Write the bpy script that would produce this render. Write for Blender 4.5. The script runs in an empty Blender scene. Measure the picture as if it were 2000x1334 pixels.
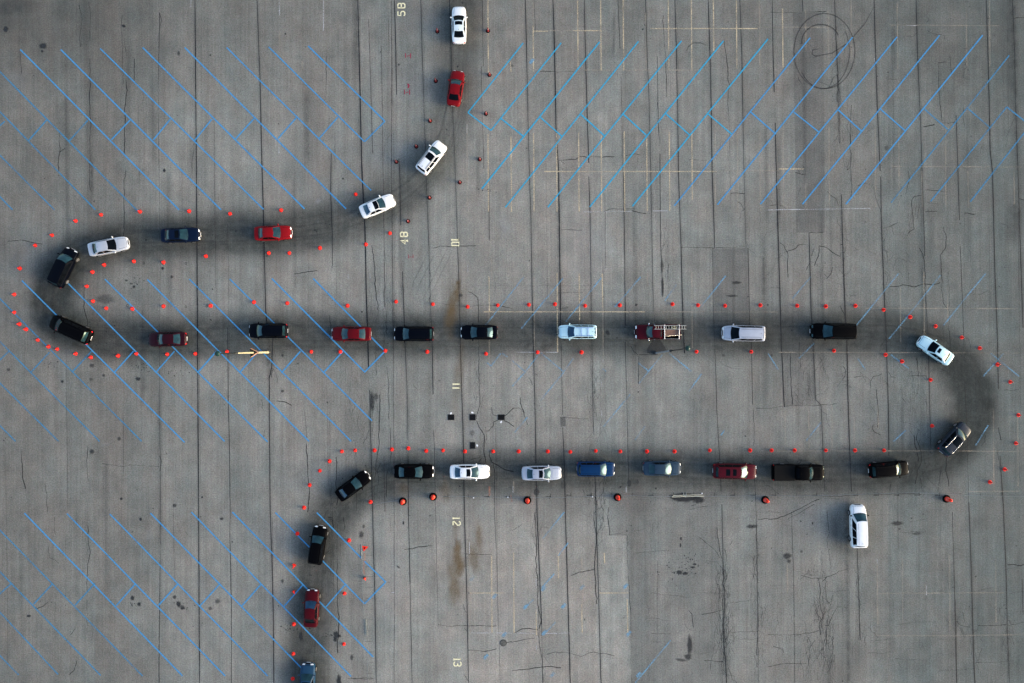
import bpy, math, random
import numpy as np
from mathutils import Vector, Matrix

# ------------------------------------------------------------------ camera, sky, sun
S = bpy.context.scene
COL = S.collection
PPM = 15.5                     # photo pixels per metre on the ground
CAMH = 86.0
SUN_EL, SUN_AZ = 14.0, -12.0   # azimuth measured from +X, counter-clockwise
cam_d = bpy.data.cameras.new('camera'); cam = bpy.data.objects.new('camera', cam_d); COL.objects.link(cam)
cam.location = (0, 0, CAMH); cam_d.lens = 24; cam_d.sensor_width = 36; cam_d.clip_end = 5000
S.camera = cam
W = bpy.data.worlds.new('World'); S.world = W; W.use_nodes = True
wn = W.node_tree.nodes; wl = W.node_tree.links; wn.clear()
sky = wn.new('ShaderNodeTexSky'); sky.sky_type = 'NISHITA'; sky.sun_disc = False
sky.sun_elevation = math.radians(SUN_EL); sky.sun_rotation = math.radians(90 - SUN_AZ)
sky.air_density = 1.0; sky.dust_density = 3.0; sky.ozone_density = 1.6
bg = wn.new('ShaderNodeBackground'); bg.inputs[1].default_value = 0.15
wo = wn.new('ShaderNodeOutputWorld'); wl.new(sky.outputs[0], bg.inputs[0]); wl.new(bg.outputs[0], wo.inputs[0])
sd = bpy.data.lights.new('sun', 'SUN'); sd.energy = 1.25; sd.angle = math.radians(34); sd.color = (1.0, 0.9, 0.74)
sun = bpy.data.objects.new('sun', sd); COL.objects.link(sun)
az, el = math.radians(SUN_AZ), math.radians(SUN_EL)
sdir = Vector((math.cos(el) * math.cos(az), math.cos(el) * math.sin(az), math.sin(el)))
sun.rotation_euler = sdir.to_track_quat('Z', 'Y').to_euler()
S.view_settings.view_transform = 'Standard'; S.view_settings.look = 'None'
S.view_settings.gamma = 1; S.view_settings.exposure = 1.42

R = random.Random(7)


def P(px, py, h=0.0):
    """photo pixel -> ground point (h = height of what was measured)"""
    k = 1 - h / CAMH
    return ((px - 1000) / PPM * k, (667 - py) / PPM * k)


# ------------------------------------------------------------------ materials
class NT:
    def __init__(s, name):
        s.m = bpy.data.materials.new(name); s.m.use_nodes = True
        s.t = s.m.node_tree; s.n = s.t.nodes; s.l = s.t.links; s.n.clear()
        s.out = s.n.new('ShaderNodeOutputMaterial')

    def add(s, typ, ins=None, **kw):
        nd = s.n.new(typ)
        for k, v in kw.items(): setattr(nd, k, v)
        for k, v in (ins or {}).items():
            if isinstance(v, bpy.types.NodeSocket): s.l.new(v, nd.inputs[k])
            else: nd.inputs[k].default_value = v
        return nd

    def math(s, op, a, b=0.0, clamp=False):
        return s.add('ShaderNodeMath', {0: a, 1: b}, operation=op, use_clamp=clamp).outputs[0]

    def noise(s, vec, scale, detail=2.0, rough=0.5):
        return s.add('ShaderNodeTexNoise', {'Vector': vec, 'Scale': scale, 'Detail': detail, 'Roughness': rough}).outputs[0]

    def remap(s, v, a, b, c, d):
        return s.add('ShaderNodeMapRange', {0: v, 1: a, 2: b, 3: c, 4: d}).outputs[0]

    def pos(s):
        return s.add('ShaderNodeNewGeometry').outputs['Position']

    def scaled(s, vec, sc):
        return s.add('ShaderNodeVectorMath', {0: vec, 1: sc}, operation='MULTIPLY').outputs[0]

    def mixc(s, f, a, b, bt='MIX'):
        nd = s.n.new('ShaderNodeMix'); nd.data_type = 'RGBA'; nd.blend_type = bt
        for i, v in ((0, f), (6, a), (7, b)):
            if isinstance(v, bpy.types.NodeSocket): s.l.new(v, nd.inputs[i])
            else: nd.inputs[i].default_value = v
        return nd.outputs[2]

    def val2col(s, v):
        return s.add('ShaderNodeCombineColor', {0: v, 1: v, 2: v}).outputs[0]

    def fin(s, sh):
        s.l.new(sh, s.out.inputs[0]); return s.m


def c4(c): return (c[0], c[1], c[2], 1.0)


def plain(name, col, rough=0.5, metal=0.0, spec=0.5, coat=0.0, var=0.08, nscale=6.0, emis=0.0):
    t = NT(name)
    tc = t.add('ShaderNodeTexCoord').outputs['Object']
    n = t.noise(tc, nscale, 4)
    f = t.remap(n, 0.3, 0.7, 1 - var, 1 + var)
    c = t.mixc(1.0, c4(col), t.val2col(f), 'MULTIPLY')
    b = t.add('ShaderNodeBsdfPrincipled', {'Base Color': c, 'Roughness': rough, 'Metallic': metal})
    b.inputs['Specular IOR Level'].default_value = spec
    b.inputs['Coat Weight'].default_value = coat
    b.inputs['Coat Roughness'].default_value = 0.06
    if emis: b.inputs['Emission Color'].default_value = c4(col); b.inputs['Emission Strength'].default_value = emis
    return t.fin(b.outputs[0])


def paintmat(name, col, cover=0.8, alpha=0.85, scale=5.0, rough=0.8):
    """worn road paint: asphalt shows through where it has rubbed away"""
    t = NT(name); p = t.pos()
    n1 = t.noise(p, scale * 2.2, 4, 0.7); n2 = t.noise(p, 0.35, 3, 0.6)
    v = t.math('ADD', t.math('MULTIPLY', n1, 0.62), t.math('MULTIPLY', n2, 0.38))
    thr = 0.5 + (cover - 0.5) * 0.42
    m = t.remap(v, thr - 0.07, thr + 0.07, alpha, 0.06)
    cv = t.mixc(1.0, c4(col), t.val2col(t.remap(t.noise(p, 9, 3), 0.3, 0.7, 0.72, 1.2)), 'MULTIPLY')
    b = t.add('ShaderNodeBsdfPrincipled', {'Base Color': cv, 'Roughness': rough})
    b.inputs['Specular IOR Level'].default_value = 0.2
    tr = t.add('ShaderNodeBsdfTransparent')
    mx = t.add('ShaderNodeMixShader', {0: m, 1: tr.outputs[0], 2: b.outputs[0]})
    return t.fin(mx.outputs[0])


def stainmat(name, col, strength=0.8, scale=1.6, rough=0.75, breakup=0.5):
    """stain or tar whose cover comes from the 'cover' attribute broken up by noise"""
    t = NT(name); p = t.pos()
    a = t.add('ShaderNodeAttribute', attribute_name='cover').outputs['Fac']
    n = t.noise(p, scale, 5, 0.65)
    v = t.math('MULTIPLY', a, t.remap(n, 0.35, 0.62, 1 - breakup, 1.0))
    v = t.math('MULTIPLY', v, strength, True)
    b = t.add('ShaderNodeBsdfPrincipled', {'Base Color': c4(col), 'Roughness': rough})
    b.inputs['Specular IOR Level'].default_value = 0.25
    tr = t.add('ShaderNodeBsdfTransparent')
    mx = t.add('ShaderNodeMixShader', {0: v, 1: tr.outputs[0], 2: b.outputs[0]})
    return t.fin(mx.outputs[0])


def asphalt():
    t = NT('asphalt'); p = t.pos()
    tone = t.add('ShaderNodeAttribute', attribute_name='tone').outputs['Fac']
    grime = t.add('ShaderNodeAttribute', attribute_name='grime').outputs['Fac']
    hue = t.add('ShaderNodeAttribute', attribute_name='hue').outputs['Fac']
    big = t.remap(t.noise(p, 0.07, 4, 0.6), 0.3, 0.7, 0.88, 1.12)
    mid = t.remap(t.noise(p, 0.45, 5, 0.7), 0.3, 0.7, 0.86, 1.14)
    streak = t.remap(t.noise(t.scaled(p, (1.5, 0.06, 1)), 1.0, 5, 0.7), 0.3, 0.7, 0.91, 1.09)
    streak2 = t.remap(t.noise(t.scaled(p, (4.0, 0.05, 1)), 1.0, 4, 0.7), 0.3, 0.7, 0.88, 1.12)
    grain = t.remap(t.noise(p, 6.5, 3, 0.8), 0.25, 0.75, 0.50, 1.50)
    grain2 = t.remap(t.noise(p, 17.0, 2, 0.9), 0.25, 0.75, 0.7, 1.3)
    f = tone
    for q in (big, mid, streak, streak2, grain, grain2): f = t.math('MULTIPLY', f, q)
    # pinkish and greenish aggregate patches
    hn = t.noise(t.scaled(p, (0.35, 0.2, 1)), 1.0, 4, 0.7)
    h2 = t.math('ADD', t.remap(hn, 0.3, 0.7, -0.55, 0.55), hue)
    mott = t.remap(t.noise(t.scaled(p, (0.3, 0.16, 1)), 1.0, 5, 0.72), 0.3, 0.7, 0.85, 1.15)
    f = t.math('MULTIPLY', f, mott)
    warm = t.mixc(t.remap(h2, -1, 1, 0, 1), (0.171, 0.192, 0.178, 1), (0.236, 0.205, 0.176, 1))
    cg = t.add('ShaderNodeTexNoise', {'Vector': p, 'Scale': 4.5, 'Detail': 2.0}).outputs[1]
    warm = t.mixc(0.28, warm, t.mixc(0.65, cg, (0.45, 0.45, 0.45, 1)), 'OVERLAY')
    gn = t.remap(t.noise(p, 0.7, 5, 0.7), 0.3, 0.7, 0.78, 1.15)
    g = t.math('MULTIPLY', grime, gn, True)
    col = t.mixc(1.0, warm, t.val2col(f), 'MULTIPLY')
    dirty = t.mixc(1.0, col, (0.215, 0.24, 0.25, 1), 'MULTIPLY')
    col = t.mixc(g, col, dirty)
    b = t.add('ShaderNodeBsdfPrincipled', {'Base Color': col, 'Roughness': 0.9})
    b.inputs['Specular IOR Level'].default_value = 0.15
    bp = t.add('ShaderNodeBump', {'Height': t.noise(p, 22, 3, 0.7), 'Strength': 0.35, 'Distance': 0.02})
    t.l.new(bp.outputs[0], b.inputs['Normal'])
    return t.fin(b.outputs[0])


def glassmat(name, col=(0.012, 0.022, 0.026), ior=1.75, rough=0.04):
    t = NT(name)
    tc = t.add('ShaderNodeTexCoord').outputs['Object']
    n = t.noise(tc, 1.4, 3)
    c = t.mixc(t.remap(n, 0.35, 0.65, 0, 1), c4(col), c4([v * 2.2 for v in col]))
    b = t.add('ShaderNodeBsdfPrincipled', {'Base Color': c, 'Roughness': rough, 'IOR': ior})
    b.inputs['Specular Tint'].default_value = (0.62, 0.93, 1.0, 1)
    bp = t.add('ShaderNodeBump', {'Height': t.noise(tc, 2.0, 2), 'Strength': 0.05, 'Distance': 0.05})
    t.l.new(bp.outputs[0], b.inputs['Normal'])
    return t.fin(b.outputs[0])


def carpaint(name, col, metal=0.0, rough=0.32, spec=0.5, coat=0.6):
    if max(col) < 0.35: spec, coat, metal = min(spec, 0.16), 0.0, 0.0
    t = NT(name)
    tc = t.add('ShaderNodeTexCoord').outputs['Object']
    dust = t.remap(t.noise(tc, 1.1, 5, 0.6), 0.3, 0.75, 0.9, 1.06)
    c = t.mixc(1.0, c4(col), t.val2col(dust), 'MULTIPLY')
    # road film gathers low on the doors
    z = t.add('ShaderNodeSeparateXYZ', {0: tc}).outputs[2]
    fz = t.math('MULTIPLY', t.remap(z, 0.2, 0.6, 0.45, 0.0), t.noise(tc, 3, 3))
    c = t.mixc(fz, c, (0.05, 0.046, 0.042, 1))
    b = t.add('ShaderNodeBsdfPrincipled', {'Base Color': c, 'Roughness': rough, 'Metallic': metal})
    b.inputs['Specular IOR Level'].default_value = spec
    b.inputs['Coat Weight'].default_value = coat
    b.inputs['Coat Roughness'].default_value = 0.08
    return t.fin(b.outputs[0])


M = {}
M['asphalt'] = asphalt()
M['seam'] = stainmat('joint_tar', (0.012, 0.013, 0.016), 0.96, 2.2, 0.55, 0.35)
M['crack'] = stainmat('crack_dark', (0.010, 0.011, 0.012), 1.0, 2.0, 0.9, 0.45)
M['fine'] = stainmat('hairline_crack', (0.03, 0.031, 0.033), 0.72, 1.6, 0.9, 0.8)
M['purple'] = stainmat('old_joint', (0.05, 0.035, 0.04), 0.55, 1.2, 0.9, 0.6)
M['dark'] = stainmat('oil_stain', (0.028, 0.03, 0.032), 1.0, 3.0, 0.5, 0.3)
M['soft'] = stainmat('dirt_and_painted_shade', (0.045, 0.05, 0.052), 0.5, 0.9, 0.8, 0.75)
M['rust'] = stainmat('rust_stain', (0.19, 0.125, 0.06), 0.8, 1.1, 0.9, 0.45)
M['pale'] = stainmat('pale_scuff', (0.42, 0.42, 0.42), 0.4, 1.3, 0.9, 0.7)
M['patch'] = stainmat('asphalt_repair', (0.085, 0.085, 0.09), 0.42, 1.0, 0.85, 0.25)
M['patchdark'] = stainmat('asphalt_repair_fresh', (0.04, 0.042, 0.045), 0.72, 3.0, 0.8, 0.25)
M['skid'] = stainmat('tyre_rubber', (0.03, 0.03, 0.033), 0.85, 1.4, 0.7, 0.5)
M['blue'] = paintmat('blue_road_paint', (0.065, 0.29, 0.56), 0.76, 0.9)
M['cyan'] = paintmat('cyan_road_paint', (0.035, 0.36, 0.58), 0.78, 0.9)
M['bluefade'] = paintmat('faded_blue_road_paint', (0.2, 0.42, 0.6), 0.45, 0.75)
M['blueworn'] = paintmat('worn_blue_road_paint', (0.06, 0.26, 0.46), 0.64, 0.75)
M['yellow'] = paintmat('old_yellow_paint', (0.7, 0.57, 0.38), 0.5, 0.78)
M['yellowfaint'] = paintmat('rubbed_out_yellow_paint', (0.6, 0.5, 0.38), 0.38, 0.5)
M['white'] = paintmat('old_white_paint', (0.6, 0.6, 0.62), 0.5, 0.7)
M['number'] = paintmat('cream_number_paint', (0.85, 0.78, 0.5), 0.92, 0.97, 7)
M['redpaint'] = paintmat('red_survey_paint', (0.35, 0.03, 0.07), 0.8, 0.85, 7)
M['orangepaint'] = paintmat('orange_chalk', (0.8, 0.25, 0.12), 0.45, 0.5, 7)
M['glass'] = glassmat('car_glass', (0.006, 0.019, 0.023), 1.55)
M['darkglass'] = glassmat('dark_car_glass', (0.0015, 0.002, 0.003), 1.18, 0.15)
M['blueglass'] = glassmat('blue_tint_car_glass', (0.006, 0.02, 0.045), 1.6, 0.05)
M['trim'] = plain('black_plastic', (0.004, 0.004, 0.0045), 0.7, spec=0.08)
M['tyre'] = plain('tyre_rubber_wheel', (0.018, 0.018, 0.018), 0.85, spec=0.2)
M['rim'] = plain('alloy_rim', (0.5, 0.5, 0.52), 0.3, 0.8)
M['chrome'] = plain('bright_metal', (0.75, 0.75, 0.77), 0.2, 0.9)
M['lamp'] = plain('headlamp_lens', (0.82, 0.84, 0.86), 0.12, 0.0, 0.8, 0.8, 0.04)
M['tail'] = plain('tail_lamp_red', (0.5, 0.012, 0.015), 0.2, 0, 0.5, 0.6)
M['plate'] = plain('licence_plate', (0.65, 0.66, 0.68), 0.45)
M['cone'] = plain('cone_orange', (0.85, 0.02, 0.012), 0.5, 0, 0.3, 0, 0.05)
M['drumorange'] = plain('drum_orange', (0.95, 0.032, 0.008), 0.6, 0, 0.4, 0, 0.06)
M['darkcone'] = plain('weathered_red_cone', (0.16, 0.012, 0.014), 0.5, 0, 0.3, 0, 0.2, 14)
M['conebase'] = plain('black_cone_base', (0.004, 0.004, 0.004), 0.85, spec=0.05)
M['pinkband'] = plain('grubby_reflective_band', (0.3, 0.12, 0.12), 0.4, 0, 0.4, 0, 0.25, 14)
M['whiteband'] = plain('grubby_drum_band', (0.5, 0.30, 0.22), 0.5)
M['iron'] = plain('cast_iron', (0.014, 0.014, 0.016), 0.6, 0.3)
M['manhole'] = plain('manhole_iron', (0.12, 0.115, 0.1), 0.7, 0.3, var=0.4, nscale=7)
M['steel'] = plain('galvanised_steel', (0.26, 0.30, 0.31), 0.5, 0.2)
M['cream'] = plain('cream_painted_steel', (0.48, 0.43, 0.27), 0.5, 0, 0.4, 0, 0.12)
M['greypole'] = plain('grey_painted_steel', (0.27, 0.28, 0.29), 0.5, 0, 0.4, 0, 0.12)
M['darkpole'] = plain('dark_mast_steel', (0.008, 0.01, 0.009), 0.5, 0, 0.4)
M['greenlamp'] = plain('dark_green_lamp_housing', (0.006, 0.035, 0.026), 0.4, 0, 0.4)
M['signface'] = plain('peeling_cream_sign', (0.5, 0.27, 0.17), 0.6, 0, 0.3, 0, 0.35, 5)
M['signdark'] = plain('dark_olive_sign', (0.010, 0.011, 0.005), 0.6, 0, 0.3, 0, 0.4, 6)
M['wood'] = plain('weathered_board', (0.26, 0.15, 0.11), 0.8, 0, 0.2, 0, 0.2, 3)
M['alu'] = plain('aluminium_ladder', (0.72, 0.69, 0.6), 0.35, 0.5)
M['yellowladder'] = plain('tan_coiled_rope', (0.5, 0.45, 0.25), 0.7)
M['barblue'] = plain('blue_crossbar', (0.03, 0.08, 0.42), 0.4)
M['concrete'] = plain('concrete_footing', (0.035, 0.035, 0.034), 0.85, var=0.2)
M['skywall'] = plain('offwhite', (0.7, 0.7, 0.7), 0.7)


# ------------------------------------------------------------------ mesh helpers
def link(name, verts, faces, mat, parent=None, smooth=True, mats=None, mi=None):
    me = bpy.data.meshes.new(name)
    me.from_pydata([tuple(v) for v in verts], [], faces)
    for m in (mats or [mat]): me.materials.append(m)
    if mi is not None: me.polygons.foreach_set('material_index', mi)
    if smooth: me.polygons.foreach_set('use_smooth', [True] * len(me.polygons))
    me.update()
    o = bpy.data.objects.new(name, me); COL.objects.link(o)
    if parent is not None: o.parent = parent
    return o


def tag(o, label=None, cat=None, group=None, kind=None):
    if label: o['label'] = label
    if cat: o['category'] = cat
    if group: o['group'] = group
    if kind: o['kind'] = kind
    return o


def empty(name, x, y, z=0.0, rz=0.0):
    o = bpy.data.objects.new(name, None); COL.objects.link(o)
    o.location = (x, y, z); o.rotation_euler = (0, 0, rz); o.empty_display_size = 0.3
    return o


class MB:
    def __init__(s): s.v = []; s.f = []; s.mi = []

    def quad(s, pts, mi=0):
        b = len(s.v); s.v += [tuple(p) for p in pts]; s.f.append(tuple(range(b, b + len(pts)))); s.mi.append(mi)

    def box(s, x0, x1, y0, y1, z0, z1, mi=0, M4=None):
        c = [(x0, y0, z0), (x1, y0, z0), (x1, y1, z0), (x0, y1, z0), (x0, y0, z1), (x1, y0, z1), (x1, y1, z1), (x0, y1, z1)]
        if M4: c = [tuple(M4 @ Vector(p)) for p in c]
        b = len(s.v); s.v += c
        for q in ((0, 3, 2, 1), (4, 5, 6, 7), (0, 1, 5, 4), (1, 2, 6, 5), (2, 3, 7, 6), (3, 0, 4, 7)):
            s.f.append(tuple(b + i for i in q)); s.mi.append(mi)

    def tube(s, path, rad, n=8, mi=0):
        """path of points, radius or list of radii"""
        rr = rad if isinstance(rad, (list, tuple)) else [rad] * len(path)
        rings = []
        for i, p in enumerate(path):
            a = Vector(path[max(0, i - 1)]); c = Vector(path[min(len(path) - 1, i + 1)])
            d = (c - a).normalized()
            u = d.cross(Vector((0, 0, 1)))
            if u.length < 1e-4: u = Vector((1, 0, 0))
            u.normalize(); w = d.cross(u)
            b = len(s.v)
            for k in range(n):
                t = 2 * math.pi * k / n
                s.v.append(tuple(Vector(p) + (u * math.cos(t) + w * math.sin(t)) * rr[i]))
            rings.append(b)
        for i in range(len(rings) - 1):
            for k in range(n):
                s.f.append((rings[i] + k, rings[i] + (k + 1) % n, rings[i + 1] + (k + 1) % n, rings[i + 1] + k)); s.mi.append(mi)
        s.f.append(tuple(rings[0] + k for k in range(n))); s.mi.append(mi)
        s.f.append(tuple(rings[-1] + k for k in range(n))); s.mi.append(mi)

    def lathe(s, prof, n=16, mi=0, cx=0, cy=0, axis='z', start=0.0):
        """prof: list of (r, z)"""
        rings = []
        for r, z in prof:
            b = len(s.v)
            for k in range(n):
                t = 2 * math.pi * k / n + start
                if axis == 'z': s.v.append((cx + r * math.cos(t), cy + r * math.sin(t), z))
                else: s.v.append((cx + r * math.cos(t), z, cy + r * math.sin(t)))
            rings.append(b)
        for i in range(len(rings) - 1):
            for k in range(n):
                s.f.append((rings[i] + k, rings[i] + (k + 1) % n, rings[i + 1] + (k + 1) % n, rings[i + 1] + k)); s.mi.append(mi)
        s.f.append(tuple(rings[0] + k for k in range(n))); s.mi.append(mi)
        s.f.append(tuple(rings[-1] + k for k in range(n))); s.mi.append(mi)

    def build(s, name, mat, parent=None, smooth=False, mats=None):
        return link(name, s.v, s.f, mat, parent, smooth, mats, s.mi if mats else None)


class Sheet:
    """flat ground sheets (paint, tar, stains) with a 'cover' value per vertex"""
    def __init__(s, z): s.v = []; s.f = []; s.a = []; s.z = z; s.k = 0

    def zz(s):
        s.k += 1
        return s.z + (s.k % 12) * 0.0003

    def ribbon(s, pts, w, a=1.0, soft=False, jit=0.0, step=None, wvar=0.0):
        """pts in photo pixels, w in metres"""
        q = [P(*p) for p in pts]
        out = []
        if step:
            for i in range(len(q) - 1):
                (x0, y0), (x1, y1) = q[i], q[i + 1]
                n = max(1, int(math.hypot(x1 - x0, y1 - y0) / step))
                for k in range(n):
                    t = k / n; out.append((x0 + (x1 - x0) * t, y0 + (y1 - y0) * t))
            out.append(q[-1])
            if jit:
                jx = jy = 0; o2 = [out[0]]
                for p in out[1:-1]:
                    jx = jx * 0.75 + R.gauss(0, jit); jy = jy * 0.75 + R.gauss(0, jit)
                    o2.append((p[0] + jx, p[1] + jy))
                out = o2 + [out[-1]]
        else: out = q
        z = s.zz(); n = len(out); b = len(s.v); wv = 1.0
        cols = 3 if soft else 2
        for i, (x, y) in enumerate(out):
            xa, ya = out[max(0, i - 1)]; xb, yb = out[min(n - 1, i + 1)]
            dx, dy = xb - xa, yb - ya; L = math.hypot(dx, dy) or 1
            nx, ny = -dy / L, dx / L
            wv = min(1.7, max(0.35, wv + R.gauss(0, wvar))) if wvar else 1.0
            h = w * 0.5 * wv
            if soft:
                s.v += [(x + nx * h, y + ny * h, z), (x, y, z), (x - nx * h, y - ny * h, z)]
                e = a if 0 < i < n - 1 else 0
                s.a += [0, e, 0]
            else:
                s.v += [(x + nx * h, y + ny * h, z), (x - nx * h, y - ny * h, z)]
                s.a += [a, a]
        for i in range(n - 1):
            for c in range(cols - 1):
                k = b + i * cols + c
                s.f.append((k, k + cols, k + cols + 1, k + 1))

    def blob(s, px, py, rx, ry, a=1.0, rot=0.0, soft=0.5, n=22, rag=0.25):
        """px in photo pixels, radii in photo pixels"""
        cx, cy = P(px, py); rx /= PPM; ry /= PPM; z = s.zz(); b = len(s.v)
        s.v.append((cx, cy, z)); s.a.append(a)
        cr, sr = math.cos(rot), math.sin(rot)
        rag_ = [1 + R.uniform(-rag, rag) for _ in range(n)]
        for ring, al in ((1 - soft, a), (1.0, 0.0)):
            for k in range(n):
                t = 2 * math.pi * k / n
                x = rx * ring * rag_[k] * math.cos(t); y = ry * ring * rag_[k] * math.sin(t)
                s.v.append((cx + x * cr - y * sr, cy + x * sr + y * cr, z)); s.a.append(al)
        for k in range(n):
            k2 = (k + 1) % n
            s.f.append((b, b + 1 + k, b + 1 + k2))
            s.f.append((b + 1 + k, b + 1 + n + k, b + 1 + n + k2, b + 1 + k2))

    def poly(s, pts, a=1.0):
        z = s.zz(); b = len(s.v)
        for p in pts: s.v.append((*P(*p), z)); s.a.append(a)
        s.f.append(tuple(range(b, b + len(pts))))

    def build(s, name, mat, label=None):
        if not s.v: return None
        o = link(name, s.v, s.f, mat, smooth=False)
        at = o.data.attributes.new('cover', 'FLOAT', 'POINT'); at.data.foreach_set('value', s.a)
        tag(o, kind='structure')
        return o


# ------------------------------------------------------------------ the ground sheet
LANE = [(897, -60), (897, 40), (893, 120), (888, 190), (872, 262), (843, 318), (800, 366), (738, 404), (650, 440), (540, 456),
        (440, 460), (350, 462), (270, 466), (205, 478), (150, 500), (113, 540), (100, 585), (108, 625), (140, 648), (200, 660), (330, 663),
        (520, 652), (690, 655), (940, 652), (1290, 652), (1450, 654), (1640, 650), (1740, 652), (1820, 672), (1873, 712),
        (1903, 765), (1903, 815), (1876, 862), (1835, 896), (1780, 914), (1700, 920), (1560, 924), (1430, 923), (1290, 918),
        (1160, 918), (1050, 922), (910, 924), (800, 924), (745, 934), (700, 952), (660, 988), (636, 1030), (622, 1075), (611, 1180), (603, 1260), (598, 1400)]
VAN_SPOT = None
SEAM_X = [40, 113, 176, 243, 312, 386, 447, 518, 650, 716, 767, 790, 842, 899, 945, 1042, 1096, 1156, 1221, 1274, 1330, 1396, 1460,
          1524, 1586, 1648, 1728, 1808, 1880, 1947, 1992]


def smooth(x, a, b):
    t = np.clip((x - a) / (b - a), 0, 1); return t * t * (3 - 2 * t)


def ground():
    xs = np.concatenate([[-2500, -900, -300, -120, -80], np.arange(-68, 68.01, 0.22), [80, 120, 300, 900, 2500]])
    ys = np.concatenate([[-2500, -900, -300, -100, -60], np.arange(-46, 46.01, 0.22), [60, 100, 300, 900, 2500]])
    nx, ny = len(xs), len(ys)
    X, Y = np.meshgrid(xs, ys)
    px = X * PPM + 1000; py = 667 - Y * PPM
    d = np.full(X.shape, 1e9); wl_ = np.zeros(X.shape)
    for i in range(len(LANE) - 1):
        ax, ay = LANE[i]; bx, by = LANE[i + 1]
        vx, vy = bx - ax, by - ay; L2 = vx * vx + vy * vy
        t = np.clip(((px - ax) * vx + (py - ay) * vy) / L2, 0, 1)
        dd = np.hypot(px - ax - t * vx, py - ay - t * vy)
        d = np.minimum(d, dd)
    g = 1 - smooth(d, 20, 66)
    grime = 0.88 * g
    bend = np.exp(-(((px - 1905) / 60) ** 2 + ((py - 790) / 110) ** 2)) + 1.0 * np.exp(-(((px - 85) / 60) ** 2 + ((py - 590) / 90) ** 2))
    grime = grime + 0.26 * g * bend
    grime = np.where(px > 650, grime * (1 - 0.42 * np.exp(-(((py - 230) / 200) ** 2))), grime)
    grime = np.clip(grime, 0, 0.97)
    rr = random.Random(3)
    tone = np.ones(X.shape); hue = np.zeros(X.shape)
    edges = [-1e6] + SEAM_X + [1e6]
    lean = (py - 667) * 0.018
    for i in range(len(edges) - 1):
        m = (px - lean >= edges[i]) & (px - lean < edges[i + 1])
        tone[m] *= 1 + rr.uniform(-0.075, 0.075); hue[m] += rr.uniform(-0.2, 0.2)
    # vignette light falloff painted into the tone: sides and top darker, middle lighter
    tone *= 1.0 - 0.32 * smooth(px, 1350, 2000) - 0.20 * smooth(-px, -560, 0) + 0.08 * np.exp(-((px - 1040) / 300) ** 2)
    tone *= 1 - 0.18 * np.exp(-((px - 60) / 260) ** 2 - ((py - 20) / 170) ** 2) - 0.12 * smooth(-py, -240, 0)
    tone *= 1.0 - 0.07 * smooth(-py, -330, 0)
    hue += -0.55 * smooth(px, 1450, 1950) + 0.12 * np.exp(-((px - 150) / 250) ** 2 - ((py - 700) / 500) ** 2)  # cool tint of the right-hand falloff is painted into the hue
    # lower middle field with pinkish speckle
    lo = smooth(py, 960, 1080) * smooth(px, 735, 760) * (1 - smooth(px, 1215, 1235))
    tone *= 1 + 0.17 * lo; hue += 0.22 * lo
    mid = np.exp(-((px - 1150) / 130) ** 2 - ((py - 480) / 140) ** 2); tone *= 1 + 0.10 * mid; hue += 0.3 * mid
    V = np.stack([X.ravel(), Y.ravel(), np.zeros(nx * ny)], 1)
    idx = np.arange(nx * ny).reshape(ny, nx)
    F = np.stack([idx[:-1, :-1].ravel(), idx[:-1, 1:].ravel(), idx[1:, 1:].ravel(), idx[1:, :-1].ravel()], 1)
    me = bpy.data.meshes.new('ground')
    me.vertices.add(len(V)); me.vertices.foreach_set('co', V.ravel())
    me.loops.add(F.size); me.loops.foreach_set('vertex_index', F.ravel().astype(np.int32))
    me.polygons.add(len(F)); me.polygons.foreach_set('loop_start', np.arange(0, F.size, 4, dtype=np.int32))
    me.polygons.foreach_set('loop_total', np.full(len(F), 4, dtype=np.int32))
    me.update(calc_edges=True); me.materials.append(M['asphalt'])
    for nm, arr in (('tone', tone), ('grime', grime), ('hue', hue)):
        at = me.attributes.new(nm, 'FLOAT', 'POINT'); at.data.foreach_set('value', arr.ravel().astype(np.float32))
    o = bpy.data.objects.new('ground', me); COL.objects.link(o); tag(o, kind='structure')


ground()

# ------------------------------------------------------------------ joints, cracks, stains
seam = Sheet(0.004); crack = Sheet(0.004); fine = Sheet(0.004); purple = Sheet(0.004)
soft = Sheet(0.004); dark = Sheet(0.009); rust = Sheet(0.005); pale = Sheet(0.0045); patch = Sheet(0.0035); patchd = Sheet(0.0085); skid = Sheet(0.0095)

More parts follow.
